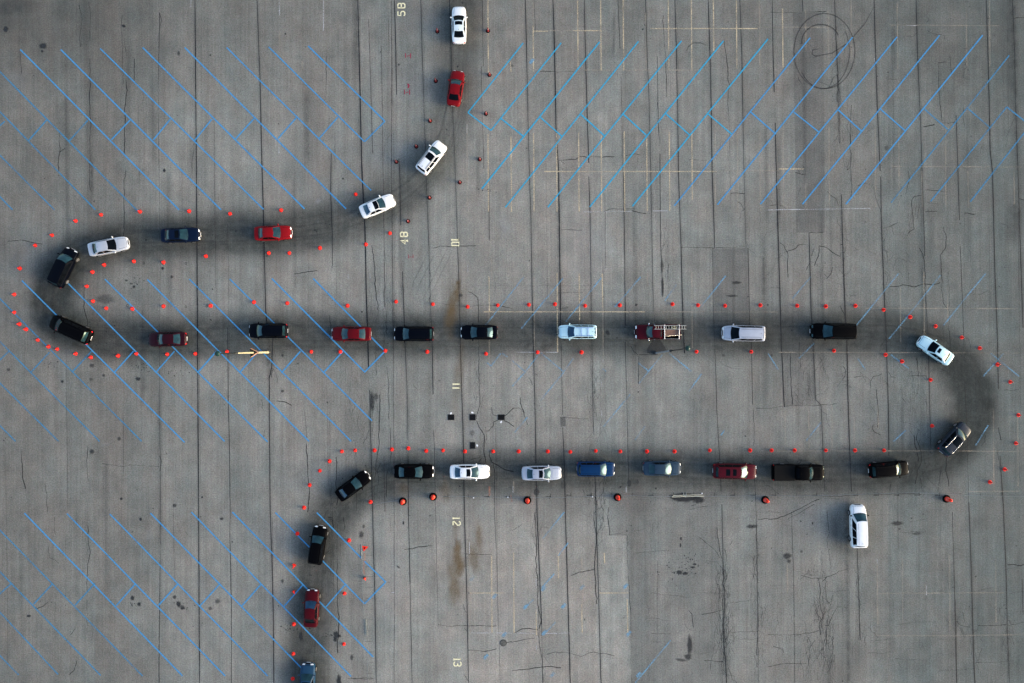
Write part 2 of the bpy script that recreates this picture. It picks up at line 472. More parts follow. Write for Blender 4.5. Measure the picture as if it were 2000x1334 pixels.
SEAMS = [
    (1.0, [(381, 0), (382, 120), (384, 334), (386, 668), (388, 1002), (390, 1334)]),
    (0.8, [(312, 25), (311, 95), (309, 175), (311, 330), (313, 530), (312, 600), (312, 690), (312, 860), (314, 890), (313, 1000), (313, 1030), (312, 1180), (311, 1290), (311, 1334)]),
    (0.7, [(445, 640), (446, 780), (449, 920), (450, 1000), (449, 1040), (452, 1180), (452, 1334)]),
    (0.9, [(502, 0), (508, 150), (512, 334), (514, 400), (519, 600), (521, 632)]),
    (0.9, [(533, 660), (531, 715), (526, 740), (526, 800), (528, 1002), (531, 1090), (534, 1200), (535, 1334)]),
    (0.9, [(647, 300), (646, 380), (649, 450), (650, 520)]),
    (1.25, [(699, 0), (702, 120), (707, 334), (713, 450), (716, 590), (718, 640), (720, 720)]),
    (1.0, [(722, 762), (724, 850), (728, 1000), (733, 1200), (735, 1334)]),
    (1.1, [(770, 0), (773, 100), (775, 185)]), (0.7, [(779, 310), (781, 345), (782, 400), (783, 440)]),
    (0.9, [(786, 530), (790, 640), (791, 668), (795, 760), (797, 860)]), (0.7, [(797, 890), (798, 1002), (801, 1140)]), (0.4, [(801, 1140), (805, 1334)]),
    (1.0, [(822, 0), (824, 80), (828, 200), (831, 290), (832, 334), (838, 480), (840, 560), (844, 668), (846, 770)]),
    (0.8, [(847, 840), (848, 870), (851, 1000), (853, 1100), (856, 1228)]),
    (1.0, [(878, 0), (881, 100), (885, 230), (889, 334), (893, 450), (896, 540), (899, 668), (904, 830), (907, 1000), (912, 1170), (915, 1334)]),
    (0.6, [(942, 0), (944, 130)]), (0.45, [(955, 330), (956, 470)]),
    (0.8, [(966, 915), (966, 1000), (971, 1120), (975, 1260), (977, 1334)]),
    (1.0, [(1026, 0), (1028, 80), (1031, 200), (1034, 334), (1037, 430), (1040, 600), (1042, 668), (1045, 800), (1047, 905)]),
    (1.1, [(1048, 940), (1049, 1000), (1054, 1130), (1058, 1220)]), (0.7, [(1058, 1220), (1060, 1334)]),
    (1.0, [(1080, 0), (1083, 100), (1086, 250), (1091, 334), (1093, 480), (1095, 640)]), (0.6, [(1096, 668), (1098, 780), (1099, 810)]),
    (0.9, [(1099, 835), (1102, 900), (1104, 1000), (1108, 1130), (1114, 1334)]),
    (1.0, [(1141, 0), (1146, 200), (1150, 318)]), (1.0, [(1150, 345), (1153, 430), (1155, 620), (1156, 668), (1158, 800), (1160, 850)]),
    (1.0, [(1161, 905), (1163, 950), (1164, 1002), (1169, 1150), (1172, 1260), (1174, 1334)]),
    (0.6, [(1207, 0), (1211, 95)]), (0.9, [(1217, 334), (1219, 430), (1221, 600), (1221, 640)]),
    (0.8, [(1221, 668), (1223, 740), (1226, 860), (1228, 960)]),
    (1.0, [(1261, 0), (1264, 110), (1267, 170), (1271, 334), (1273, 450), (1275, 560), (1278, 630)]),
    (0.8, [(1289, 300), (1290, 470), (1292, 510), (1294, 580)]),
    (1.0, [(1318, 0), (1322, 130), (1325, 334), (1330, 480), (1334, 640), (1337, 690)]),
    (1.0, [(1383, 0), (1388, 150), (1391, 334), (1393, 400), (1396, 485)]), (0.5, [(1391, 485), (1393, 600), (1396, 668), (1400, 800), (1406, 905), (1408, 960)]),
    (1.0, [(1410, 985), (1412, 1080), (1415, 1180), (1412, 1240), (1417, 1290), (1419, 1334)]),
    (1.0, [(1445, 0), (1449, 110), (1453, 334), (1457, 484)]), (0.7, [(1461, 485), (1464, 640), (1467, 668), (1470, 790)]), (0.5, [(1472, 900), (1476, 990), (1479, 1100), (1481, 1334)]),
    (0.8, [(1508, 0), (1510, 110), (1512, 180)]), (1.0, [(1514, 240), (1516, 334), (1521, 500), (1526, 668), (1532, 795)]),
    (0.45, [(1546, 1000), (1550, 1120), (1552, 1334)]),
    (1.0, [(1567, 0), (1568, 23)]), (0.9, [(1630, 0), (1634, 110), (1638, 170), (1639, 280)]),
    (1.1, [(1643, 380), (1646, 480), (1650, 600), (1652, 640), (1654, 668), (1656, 780), (1660, 900), (1663, 960)]),
    (1.0, [(1580, 454), (1584, 600), (1588, 668), (1593, 780), (1604, 792), (1607, 880), (1611, 960)]),
    (1.1, [(1707, 0), (1709, 80), (1713, 200), (1719, 334)]), (1.1, [(1720, 345), (1721, 420), (1726, 560), (1731, 668), (1735, 800), (1736, 890)]),
    (0.7, [(1674, 1070), (1680, 1250)]),
    (1.0, [(1789, 0), (1792, 110), (1798, 250), (1801, 334)]), (0.6, [(1801, 334), (1806, 500)]), (1.0, [(1806, 560), (1809, 600), (1813, 668), (1816, 800), (1818, 890)]),
    (1.0, [(1867, 225), (1871, 334), (1874, 430)]), (0.8, [(1875, 480), (1877, 520), (1882, 650), (1883, 700)]),
    (0.7, [(1885, 760), (1889, 860), (1892, 980)]), (1.0, [(1892, 980), (1897, 1120), (1902, 1300), (1904, 1334)]),
    (0.8, [(1860, 1000), (1864, 1150), (1868, 1334)]),
    (1.0, [(1926, 0), (1930, 130), (1934, 300), (1938, 334), (1941, 450), (1943, 530), (1948, 668), (1950, 760)]), (1.0, [(1953, 890), (1960, 1000), (1964, 1100), (1968, 1250), (1972, 1334)]),
    (1.2, [(1977, 0), (1981, 100), (1985, 260), (1988, 334), (1993, 500), (1998, 640)]), (0.9, [(1996, 1130), (1998, 1200)]),
    (0.8, [(1284, 110), (1285, 200), (1287, 260)]),
    (0.5, [(1866, 1170), (1869, 1334)]), (0.8, [(1248, 695), (1247, 750)]),
]
for k, pl in SEAMS:
    seam.ribbon(pl, 0.08 * (0.55 + 0.5 * k), min(1, 0.35 + 0.65 * k), step=0.9, jit=0.006, wvar=0.10)
    if k >= 0.9: soft.ribbon(pl, 0.7, 0.5, soft=True, step=2.0)
for pl in ([(765, 0), (765, 334), (768, 640), (770, 1002), (770, 1334)], [(745, 90), (752, 600)], [(1043, 0), (1046, 60)], [(940, 130), (945, 330)], [(1213, 150), (1216, 334)], [(720, 40), (728, 300)], [(595, 800), (600, 860)], [(750, 890), (752, 1000)]):
    purple.ribbon(pl, 0.08, 0.9, step=1.0, jit=0.01, wvar=0.1)

for _ in range(60):
    x = R.uniform(10, 1990); y0 = R.uniform(-40, 1100); ln = R.uniform(60, 420)
    pl = [(x, y0), (x + ln * .012 + R.uniform(-1, 1), y0 + ln)]
    purple.ribbon(pl, R.uniform(.04, .07), R.uniform(.3, .75), step=.8, jit=.012, wvar=.15)
for _ in range(34):
    x = R.uniform(10, 1990); y0 = R.uniform(-40, 1000); ln = R.uniform(100, 400)
    soft.ribbon([(x, y0), (x + ln * .012, y0 + ln)], R.uniform(.5, 1.3), R.uniform(.3, .7), soft=True, step=2.0)
CRACKS = [
    (40, 105, 43, 145), (160, 85, 160, 90), (173, 5, 177, 30, 176, 80), (176, 115, 177, 130, 175, 190, 177, 240, 176, 330, 177, 372),
    (155, 10, 160, 45, 157, 75, 157, 92), (239, 30, 240, 165), (243, 75, 247, 110), (246, 155, 248, 178, 244, 215, 243, 300), (263, 115, 262, 150, 262, 160),
    (312, 25, 316, 40, 312, 62, 310, 95), (116, 255, 116, 290, 114, 320, 115, 334), (116, 298, 122, 294, 127, 290), (379, 280, 377, 310, 375, 330),
    (246, 334, 242, 352, 242, 455), (242, 455, 242, 470), (15, 471, 40, 469, 62, 473, 83, 477), (165, 562, 164, 600, 172, 632, 171, 645),
    (638, 110, 640, 140, 638, 160, 638, 185), (648, 520, 649, 524), (643, 615, 646, 640), (726, 480, 729, 500, 733, 560, 736, 590, 737, 605),
    (754, 495, 754, 560, 756, 600, 754, 630, 756, 655), (575, 535, 590, 533, 605, 530, 620, 528), (838, 525, 842, 540), (841, 578, 838, 585, 839, 592),
    (915, 570, 925, 575, 933, 582, 934, 630), (841, 591, 870, 592, 915, 599, 975, 596, 1000, 603), (845, 485, 860, 480, 885, 482, 930, 480),
    (735, 690, 735, 720), (755, 716, 757, 740, 759, 780, 760, 820), (734, 718, 735, 733), (742, 770, 740, 850, 734, 920, 730, 980),
    (762, 835, 765, 880, 762, 908), (757, 920, 755, 970), (743, 905, 738, 920, 742, 935, 737, 960),
    (599, 866, 599, 905, 603, 950, 601, 1000), (648, 1014, 651, 1020), (657, 892, 658, 987), (648, 942, 650, 1000, 649, 1050, 653, 1180), (659, 1024, 660, 1130, 660, 1195, 662, 1204, 661, 1240, 660, 1275),
    (640, 1010, 650, 1012, 651, 1035), (671, 1010, 672, 1035), (511, 780, 513, 790, 511, 795, 516, 803), (517, 840, 515, 855),
    (540, 783, 560, 787, 570, 792), (200, 905, 220, 907, 240, 911, 260, 910, 280, 909, 312, 911), (172, 870, 171, 910, 173, 940), (88, 945, 92, 965, 93, 1000), (43, 880, 43, 935, 50, 955),
    (96, 1066, 97, 1090, 107, 1095, 115, 1100), (107, 1010, 109, 1045), (108, 1175, 109, 1195), (172, 1026, 172, 1060, 177, 1080, 172, 1100, 171, 1180, 170, 1240), (312, 890, 315, 900, 313, 920),
    (146, 1228, 138, 1240), (150, 1290, 145, 1310, 135, 1318), (95, 1175, 84, 1185, 73, 1190, 67, 1185),
    (935, 665, 935, 700, 937, 740, 938, 790, 931, 812, 931, 818), (931, 822, 937, 834, 943, 842, 948, 850, 948, 870, 947, 880, 949, 895, 949, 905),
    (960, 795, 964, 810, 973, 813), (984, 813, 995, 802, 1003, 797), (984, 821, 995, 826, 1004, 833), (961, 833, 955, 842, 948, 842), (972, 821, 964, 824, 962, 835),
    (957, 880, 956, 890, 960, 903, 975, 911, 990, 918, 1003, 921), (920, 898, 938, 892, 948, 891), (935, 903, 941, 895), (963, 905, 966, 925),
    (1045, 730, 1051, 733), (1033, 738, 1040, 752), (1000, 797, 1015, 796, 1025, 806), (1100, 815, 1120, 815, 1150, 818), (1016, 776, 1030, 830),
    (1085, 573, 1112, 570, 1138, 572), (1092, 602, 1110, 600), (1095, 449, 1136, 450), (1055, 140, 1090, 141, 1120, 140), (1092, 313, 1125, 312, 1135, 305, 1170, 306, 1200, 306), (1222, 304, 1235, 302, 1250, 303),
    (1096, 315, 1103, 320), (1180, 414, 1190, 408, 1200, 407, 1217, 409, 1240, 408), (1235, 412, 1250, 414, 1262, 417), (1295, 30, 1297, 80, 1299, 110, 1301, 160, 1301, 190),
    (1284, 200, 1286, 250, 1287, 290), (1414, 80, 1418, 110, 1421, 150, 1424, 168, 1422, 210, 1424, 250, 1425, 330), (1425, 334, 1426, 375, 1427, 408), (1427, 378, 1455, 378),
    (1440, 394, 1447, 398, 1453, 412), (1398, 484, 1425, 484, 1460, 480), (1330, 483, 1365, 482, 1395, 485), (1355, 312, 1380, 313), (1345, 313, 1350, 311),
    (1505, 24, 1520, 25, 1567, 23, 1614, 22), (1632, 50, 1634, 110, 1636, 160, 1635, 200), (1663, 205, 1661, 220, 1662, 240, 1659, 260, 1661, 275, 1658, 285, 1661, 300, 1662, 334),
    (1832, 123, 1848, 121), (1832, 123, 1833, 175, 1836, 215, 1840, 237), (1840, 240, 1866, 238), (1803, 248, 1825, 243), (1881, 210, 1884, 245), (1855, 110, 1858, 142),
    (1980, 36, 2000, 35), (1928, 37, 1932, 36), (1616, 374, 1625, 385, 1633, 390, 1637, 400), (1662, 334, 1664, 370, 1663, 385, 1655, 395), (1675, 363, 1690, 358, 1703, 360, 1707, 375, 1711, 395, 1720, 415),
    (1774, 334, 1775, 350, 1768, 380), (1800, 381, 1785, 384, 1780, 392, 1782, 440, 1783, 448, 1773, 456), (1806, 371, 1835, 372, 1850, 375), (1807, 414, 1830, 413), (1883, 416, 1903, 419),
    (1727, 445, 1740, 442, 1753, 435), (1523, 474, 1530, 480, 1537, 491, 1537, 520, 1539, 542), (1537, 491, 1550, 488, 1558, 480, 1567, 477, 1580, 480), (1585, 500, 1590, 485), (1590, 520, 1598, 500, 1600, 481, 1615, 485, 1628, 494, 1641, 501),
    (1580, 455, 1608, 454), (1582, 513, 1575, 527), (1626, 522, 1622, 535, 1614, 545), (1843, 443, 1847, 460, 1846, 485, 1838, 497, 1839, 540, 1840, 590, 1848, 602, 1853, 610, 1854, 660, 1854, 690),
    (1795, 484, 1803, 497, 1806, 530, 1808, 560), (1730, 561, 1750, 560, 1765, 556, 1785, 560, 1805, 553, 1820, 556, 1836, 552), (1885, 575, 1893, 572, 1905, 576, 1915, 575, 1930, 567), (1640, 597, 1650, 615, 1652, 630),
    (1852, 530, 1853, 600), (1660, 578, 1672, 578), (1504, 402, 1520, 400), (1523, 401, 1538, 410), (1553, 337, 1573, 342), (1990, 388, 2000, 391), (1560, 333, 1562, 338),
    (1544, 690, 1543, 720, 1546, 740, 1545, 770, 1547, 790), (1562, 668, 1562, 720), (1477, 797, 1500, 797, 1530, 793, 1560, 791, 1595, 792, 1620, 790, 1636, 787), (1472, 798, 1472, 870),
    (1667, 737, 1685, 734, 1695, 738, 1701, 744, 1701, 755), (1701, 744, 1705, 736, 1715, 735, 1722, 730), (1646, 715, 1652, 725, 1650, 735, 1646, 742, 1652, 745), (1735, 726, 1740, 735, 1750, 738), (1775, 735, 1790, 733, 1810, 734),
    (1712, 760, 1714, 790, 1716, 820, 1714, 835), (1705, 829, 1704, 838, 1708, 845, 1720, 850), (1760, 775, 1768, 785), (1793, 838, 1790, 858, 1798, 885, 1800, 905, 1792, 920, 1788, 945), (1785, 850, 1793, 900),
    (1850, 890, 1848, 920, 1853, 950), (1838, 912, 1835, 935, 1832, 960), (1947, 880, 1953, 920), (1950, 835, 1955, 860), (1740, 945, 1738, 960), (1790, 700, 1793, 735), (1960, 762, 1990, 761),
    (1248, 693, 1270, 693, 1280, 691), (1232, 675, 1236, 685, 1246, 693), (1337, 670, 1337, 690), (1500, 1014, 1520, 1012, 1545, 1002, 1570, 990, 1585, 980, 1600, 975),
    (1538, 1015, 1560, 1003, 1590, 985), (1615, 1000, 1618, 1025, 1620, 1040, 1615, 1055, 1619, 1080, 1622, 1110), (1605, 970, 1640, 968, 1700, 966, 1760, 964, 1800, 966), (1350, 988, 1360, 985),
    (1565, 1124, 1585, 1128, 1600, 1128, 1620, 1124, 1640, 1115, 1658, 1110), (1598, 1130, 1600, 1150, 1598, 1170, 1603, 1190, 1608, 1200, 1600, 1220, 1602, 1240), (1607, 1135, 1615, 1126),
    (1635, 1185, 1625, 1200, 1618, 1220, 1612, 1222), (1635, 1185, 1655, 1188), (1500, 1239, 1550, 1239, 1580, 1236, 1600, 1231), (1500, 1302, 1525, 1297, 1575, 1296), (1592, 1250, 1582, 1265, 1580, 1290, 1576, 1334),
    (1617, 1200, 1615, 1250, 1617, 1300, 1619, 1334), (1510, 1262, 1528, 1268, 1530, 1275), (1910, 1222, 1930, 1222, 1965, 1220), (1970, 1222, 1985, 1218, 2000, 1215), (1868, 1213, 1877, 1221, 1895, 1225), (1880, 1195, 1884, 1215),
    (1905, 1294, 1935, 1293, 1968, 1291), (1967, 1103, 1980, 1102, 1992, 1105, 2000, 1102), (1480, 1014, 1500, 1013), (1190, 1045, 1225, 1045), (1189, 990, 1190, 1045), (1225, 1047, 1229, 1150, 1232, 1250, 1234, 1334),
    (1000, 1036, 1020, 1024), (1045, 1000, 1048, 1060, 1047, 1110, 1050, 1150, 1052, 1180, 1058, 1210, 1053, 1228), (1053, 1180, 1050, 1240, 1058, 1290, 1060, 1334), (1115, 1124, 1130, 1116, 1160, 1112), (1000, 1254, 1020, 1249, 1043, 1247),
    (1068, 1278, 1080, 1273, 1110, 1275, 1135, 1282, 1160, 1273, 1175, 1275, 1200, 1281), (1000, 1310, 1050, 1304, 1080, 1302, 1096, 1304), (1003, 1236, 1020, 1228, 1050, 1229),
    (1160, 1000, 1165, 1060, 1163, 1120, 1166, 1180), (1400, 1030, 1412, 1120, 1410, 1180, 1416, 1240, 1413, 1290), (1272, 1237, 1310, 1238), (1427, 1240, 1445, 1250, 1480, 1247), (1375, 1290, 1412, 1292), (1370, 1200, 1412, 1190),
    (1425, 1065, 1430, 1055), (1366, 1050, 1385, 1065, 1400, 1080, 1405, 1090), (1345, 1192, 1352, 1200, 1354, 1225), (1477, 1025, 1478, 1100, 1482, 1200, 1478, 1280),
    (790, 1073, 800, 1073, 830, 1068, 845, 1066), (905, 1180, 907, 1190, 911, 1196), (855, 1220, 905, 1222, 970, 1222), (915, 1270, 950, 1270, 970, 1267), (989, 1255, 1000, 1253), (960, 1083, 905, 1082),
    (720, 1326, 730, 1325), (690, 1326, 728, 1324), (907, 1318, 912, 1325, 915, 1330), (912, 1232, 906, 1226), (660, 1313, 662, 1334), (680, 1325, 720, 1325),
]
for c in CRACKS:
    pts = [(c[i], c[i + 1]) for i in range(0, len(c), 2)]
    crack.ribbon(pts, R.uniform(0.042, 0.07), R.uniform(0.85, 1.0), step=0.35, jit=0.04, wvar=0.2)


def crazing(x0, y0, x1, y1, w, n, ln, bias=1.5, a=0.8):
    """a network of hairline cracks strung along a line (photo pixels)"""
    for _ in range(n):
        t = R.random(); x = x0 + (x1 - x0) * t + R.gauss(0, w); y = y0 + (y1 - y0) * t
        th = R.choice([math.pi / 2, -math.pi / 2]) + R.gauss(0, 0.9 / bias); pts = [(x, y)]
        for _k in range(R.randint(3, ln)):
            th += R.gauss(0, 0.38); x += math.cos(th) * R.uniform(3, 6); y += math.sin(th) * R.uniform(3, 6) * bias
            th = th * 0.72 + 0.28 * (math.pi / 2 if math.sin(th) > 0 else -math.pi / 2)
            pts.append((x, y))
        fine.ribbon(pts, R.uniform(0.028, 0.05), a * R.uniform(0.5, 1), step=0.25, jit=0.02, wvar=0.2)


crazing(1412, 1100, 1420, 1334, 5, 95, 9, 1.6, 1.0)
crazing(1414, 1180, 1414, 1300, 12, 40, 7)
crazing(1476, 1060, 1482, 1300, 8, 55, 7)
crazing(1600, 1110, 1605, 1230, 8, 45, 7)
crazing(1612, 1200, 1620, 1334, 9, 70, 8, 1.4, 1.0)
crazing(1570, 1120, 1625, 1125, 6, 18, 6, 0.7)
crazing(1575, 1230, 1582, 1334, 8, 35, 6)
crazing(1500, 1180, 1560, 1300, 20, 25, 5)
crazing(1157, 690, 1163, 880, 5, 30, 8); crazing(1160, 940, 1166, 1040, 9, 60, 8)
crazing(1048, 1000, 1055, 1300, 5, 24, 8)
crazing(1570, 690, 1580, 790, 18, 45, 6, 1.1); crazing(1640, 720, 1650, 760, 16, 14, 6, 1.0)
crazing(1700, 740, 1720, 850, 22, 26, 6, 1.1); crazing(1775, 700, 1800, 950, 10, 60, 7, 1.5); crazing(1600, 940, 1640, 975, 16, 25, 6, 1.0)
crazing(1678, 1110, 1682, 1260, 5, 30, 6); crazing(1780, 720, 1730, 760, 20, 14, 5, .9)
crazing(1590, 480, 1640, 560, 20, 10, 5, 1.0); crazing(1645, 380, 1650, 560, 5, 26, 7); crazing(1720, 420, 1728, 560, 4, 18, 7)
crazing(1640, 60, 1638, 270, 4, 22, 8); crazing(1662, 230, 1660, 334, 5, 22, 6)
crazing(1890, 1200, 1905, 1300, 10, 22, 5); crazing(1966, 1180, 1970, 1300, 7, 30, 6); crazing(1860, 1210, 1885, 1240, 8, 12, 5)
crazing(1785, 400, 1780, 460, 10, 12, 5); crazing(1060, 220, 1040, 700, 160, 18, 5, 1)
crazing(700, 700, 740, 960, 24, 46, 8, 2.4, .7); crazing(760, 560, 750, 660, 6, 20, 7, 2); crazing(740, 560, 726, 640, 10, 18, 6, 2, .6)
crazing(300, 200, 320, 1300, 150, 60, 5, 1.3, .55); crazing(1100, 1000, 1150, 1334, 60, 40, 6, .7, .5); crazing(1300, 1000, 1360, 1334, 50, 30, 5, 1, .5)
crazing(1750, 950, 1850, 1334, 90, 50, 6, 1, .5); crazing(1750, 150, 1850, 500, 90, 40, 6, 1, .5); crazing(860, 700, 880, 1100, 30, 16, 6, .8, .5)
crazing(530, 700, 530, 740, 6, 12, 5); crazing(1291, 400, 1296, 500, 7, 12, 6); crazing(1310, 440, 1306, 560, 4, 14, 7, 2)
crazing(930, 700, 940, 790, 7, 16, 6); crazing(925, 830, 945, 880, 10, 10, 5); crazing(640, 1020, 660, 1290, 8, 18, 6, 1.6)
for y in range(560, 1334, 60):     # short sawn ticks across the paving
    if R.random() < 0.5: fine.ribbon([(R.uniform(770, 1240), y), (R.uniform(770, 1240), y + R.uniform(-8, 8))], 0.045, 0.35, step=0.5, jit=0.05, wvar=.2)
for _ in range(46):
    x, y = R.uniform(1230, 1990), R.uniform(980, 1320)
    fine.ribbon([(x, y), (x + R.uniform(25, 80), y + R.uniform(-8, 8))], 0.05, R.uniform(.25, .7), step=0.4, jit=0.06, wvar=.2)

for _ in range(70):
    x, y = R.uniform(1480, 1990), R.uniform(20, 950); th = R.uniform(0, 6.28); pts = [(x, y)]
    for _k in range(R.randint(3, 8)):
        th += R.gauss(0, .5); x += math.cos(th) * R.uniform(4, 9); y += math.sin(th) * R.uniform(4, 9); pts.append((x, y))
    fine.ribbon(pts, R.uniform(.035, .06), R.uniform(.45, 1), step=.3, jit=.03, wvar=.2)
# asphalt repairs
patch.poly([(1548, 25), (1608, 25), (1611, 454), (1555, 454)], 0.5)
patch.poly([(1391, 486), (1461, 485), (1464, 668), (1394, 668)], 0.5)
patch.poly([(1189, 962), (1400, 962), (1412, 1334), (1235, 1334), (1225, 1047), (1190, 1046)], 0.32)
patch.poly([(1250, 700), (1398, 690), (1406, 900), (1252, 905)], 0.15)
patch.poly([(1532, 668), (1590, 668), (1594, 790), (1533, 795)], 0.35)
patch.poly([(676, 1080), (705, 1080), (712, 1334), (690, 1334)], 0.25)
patchd.poly([(1264, 690), (1264, 680), (1273, 668), (1275, 660), (1287, 660), (1299, 678), (1302, 686), (1280, 691)], 0.8)
patchd.poly([(1094, 814), (1104, 814), (1105, 832), (1095, 834)], 0.5)
patchd.blob(1048, 961, 6, 7, 0.7, soft=0.1, rag=0.05); patchd.blob(1100, 945, 7, 10, 0.45, soft=.3); patchd.blob(1103, 925, 7, 14, .3, soft=.3)
patchd.blob(1334, 971, 24, 9, 0.95, soft=.25, rag=.12); patchd.blob(1362, 976, 13, 7, 0.7, soft=.35, rag=.2)
patchd.blob(1229, 944, 3.8, 7, 1.0, soft=0.15); patchd.blob(1246, 941, 2.6, 6, .6)
# oil, rubber and dirt, plus shade painted beside the van and one drum
for b in [(12, 57, 5, 6, .9), (85, 90, 8, 6, .9), (83, 100, 3, 3, .7), (349, 104, 3, 5, .6), (411, 108, 2, 2, .8), (242, 51, 3, 4, .95, 1), (1336, 972, 24, 8, .75), (1366, 976, 10, 7, .6),
          (270, 740, 5, 4, .9), (180, 714, 5, 4, .6), (203, 733, 3, 3, .7), (122, 745, 3, 3, .9), (180, 882, 5, 5, .7), (233, 857, 4, 4, .6), (17, 722, 4, 3, .6), (178, 741, 4, 3, .5), (237, 974, 3, 3, .9),
          (275, 1014, 3, 3, .9), (395, 971, 2, 2, .95), (341, 987, 4, 4, .7), (433, 1013, 4, 3, .7), (56, 1203, 5, 3, .9), (259, 1168, 4, 5, .9), (272, 1180, 4, 4, .9), (341, 1166, 4, 4, .7), (349, 1180, 5, 6, .9),
          (357, 1187, 5, 4, .85), (425, 1174, 5, 5, .5), (411, 1188, 4, 4, .5), (588, 1243, 4, 9, .85), (657, 1240, 6, 8, .95), (663, 1242, 4, 3, .7), (655, 1249, 4, 4, .9), (662, 1330, 5, 14, .9), (687, 1284, 3, 6, .6), (706, 1044, 5, 8, .6),
          (710, 1028, 3, 4, .5), (552, 1135, 3, 4, .7), (552, 694, 3, 3, .6), (552, 764, 4, 3, .6), (582, 710, 2, 2, .6), (1187, 650, 6, 4, .8, 2), (1294, 560, 3, 20, .8), (1293, 520, 3, 18, .5), (1438, 552, 9, 3, .7), (1430, 578, 12, 2, .6),
          (1327, 1118, 6, 4, 1), (1338, 1120, 6, 3, 1), (1353, 1108, 5, 2, .95), (1357, 1102, 4, 2, .9), (1329, 1065, 2, 4, .9), (1330, 1052, 2, 3, .9), (1347, 1260, 5, 20, .8), (1344, 1283, 7, 6, .7), (1330, 1289, 12, 3, .5, 3),
          (1468, 1028, 12, 4, .7), (1752, 1022, 11, 5, .8), (1537, 1086, 9, 6, .8), (1541, 1096, 4, 4, .7), (1565, 1077, 3, 3, .5), (1790, 1042, 10, 3, .5), (922, 846, 6, 6, .3), (727, 785, 5, 20, .7), (735, 775, 4, 8, .5),
          (900, 577, 4, 4, .5), (1731, 289, 4, 6, .4), (205, 585, 22, 9, .35), (262, 560, 3, 3, .9), (256, 554, 2, 2, .7), (318, 524, 3, 3, .9), (336, 541, 3, 3, .6), (247, 548, 3, 2, .7), (522, 500, 3, 2, .5), (840, 1007, 3, 2, .5),
          (321, 333, 3, 4, .9), (707, 609, 2, 2, .9), (615, 450, 3, 2, .5), (800, 1007, 2, 1, .5), (788, 1021, 2, 4, .8), (778, 1107, 2, 5, .5, 4), (1212, 951, 2, 2, .95), (1281, 954, 2, 2, .9), (1413, 694, 3, 3, .5), (1507, 694, 3, 3, .5),
          (1793, 662, 2, 2, .9), (1546, 645, 2, 2, .9), (1205, 660, 3, 2, .5), (1102, 664, 2, 2, .9), (894, 130, 2, 2, .7), (1564, 1018, 1.6, 1.6, .9), (1587, 1022, 1.6, 3, .9), (1803, 1004, 2, 1, .7), (1780, 1012, 2, 1.2, .9), (1985, 1066, 2, 1, .9)]:
    dark.blob(b[0], b[1], b[2] * 1.15, b[3] * 1.15, b[4], b[5] if len(b) > 5 else 0, 0.5, 22, 0.2)
for _ in range(420):
    x, y = R.uniform(5, 1995), R.uniform(5, 1330)
    r = abs(R.gauss(0, 0.8)) + 0.6
    dark.blob(x, y, r, r * R.uniform(.5, 1.2), R.uniform(.3, .85), R.uniform(0, 3), 0.4, 7, 0.35)
for cx, cy, n, sp in ((1340, 1100, 46, 22), (1310, 1121, 16, 30), (275, 720, 18, 12), (345, 725, 16, 14), (95, 715, 10, 10), (1500, 1050, 8, 40), (355, 1180, 22, 10), (265, 1178, 10, 7), (125, 1175, 6, 30), (650, 1240, 14, 7), (570, 1225, 14, 9), (260, 550, 14, 16), (1250, 55, 5, 6), (940, 365, 10, 14)):
    for _ in range(n):
        dark.blob(cx + R.gauss(0, sp), cy + R.gauss(0, sp * .45), R.uniform(.7, 2.2), R.uniform(.6, 1.5), R.uniform(.5, 1), R.uniform(0, 3), .4, 8, .35)
for b in [(20, 10, 60, 26, .8), (15, 40, 40, 30, .4), (695, 60, 10, 140, .7), (700, 260, 8, 150, .4), (315, 120, 14, 160, .4), (165, 60, 14, 90, .4), (1975, 60, 18, 200, .8), (1980, 430, 22, 60, .8), (1985, 260, 14, 200, .5), (1280, 685, 30, 16, .5),
          (150, 570, 60, 60, .3), (525, 700, 12, 40, .8), (730, 620, 18, 60, .35), (930, 820, 40, 24, .3), (700, 860, 40, 90, .25), (760, 960, 60, 60, .25), (1780, 500, 60, 60, .25), (1340, 972, 50, 14, .4), (1640, 1040, 34, 60, .85), (1700, 1040, 20, 60, .3), (1676, 1080, 30, 18, .5), (1833, 970, 14, 9, .9),  # includes painted shadows around the white van and left of the far-right drum
          (600, 300, 60, 160, .2), (760, 200, 14, 200, .25), (590, 1270, 30, 80, .35), (890, 1080, 16, 60, .2), (310, 740, 18, 90, .35), (240, 860, 40, 60, .25), (1230, 700, 60, 40, .25), (1100, 980, 60, 30, .3), (1240, 980, 60, 40, .3), (175, 300, 10, 200, .4), (250, 200, 8, 160, .35), (375, 310, 9, 60, .5), (1660, 1290, 40, 60, .3), (1415, 1290, 14, 60, .5), (1618, 1300, 14, 50, .6)]:
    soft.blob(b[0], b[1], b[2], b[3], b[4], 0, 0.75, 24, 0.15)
for b in [(895, 552, 6, 5, .9), (893, 570, 8, 26, .7), (880, 620, 18, 50, .75), (888, 590, 30, 60, .35), (893, 1075, 9, 26, .95), (900, 1105, 12, 24, .8), (888, 1120, 18, 60, .55), (935, 1050, 10, 50, .45), (925, 1090, 14, 40, .5), (890, 1160, 24, 30, .35), (895, 740, 14, 90, .3), (870, 960, 14, 30, .3), (790, 955, 14, 14, .3), (890, 1030, 10, 30, .3)]:
    rust.blob(b[0], b[1], b[2], b[3], b[4], R.uniform(-.15, .15), 0.7, 20, .2)
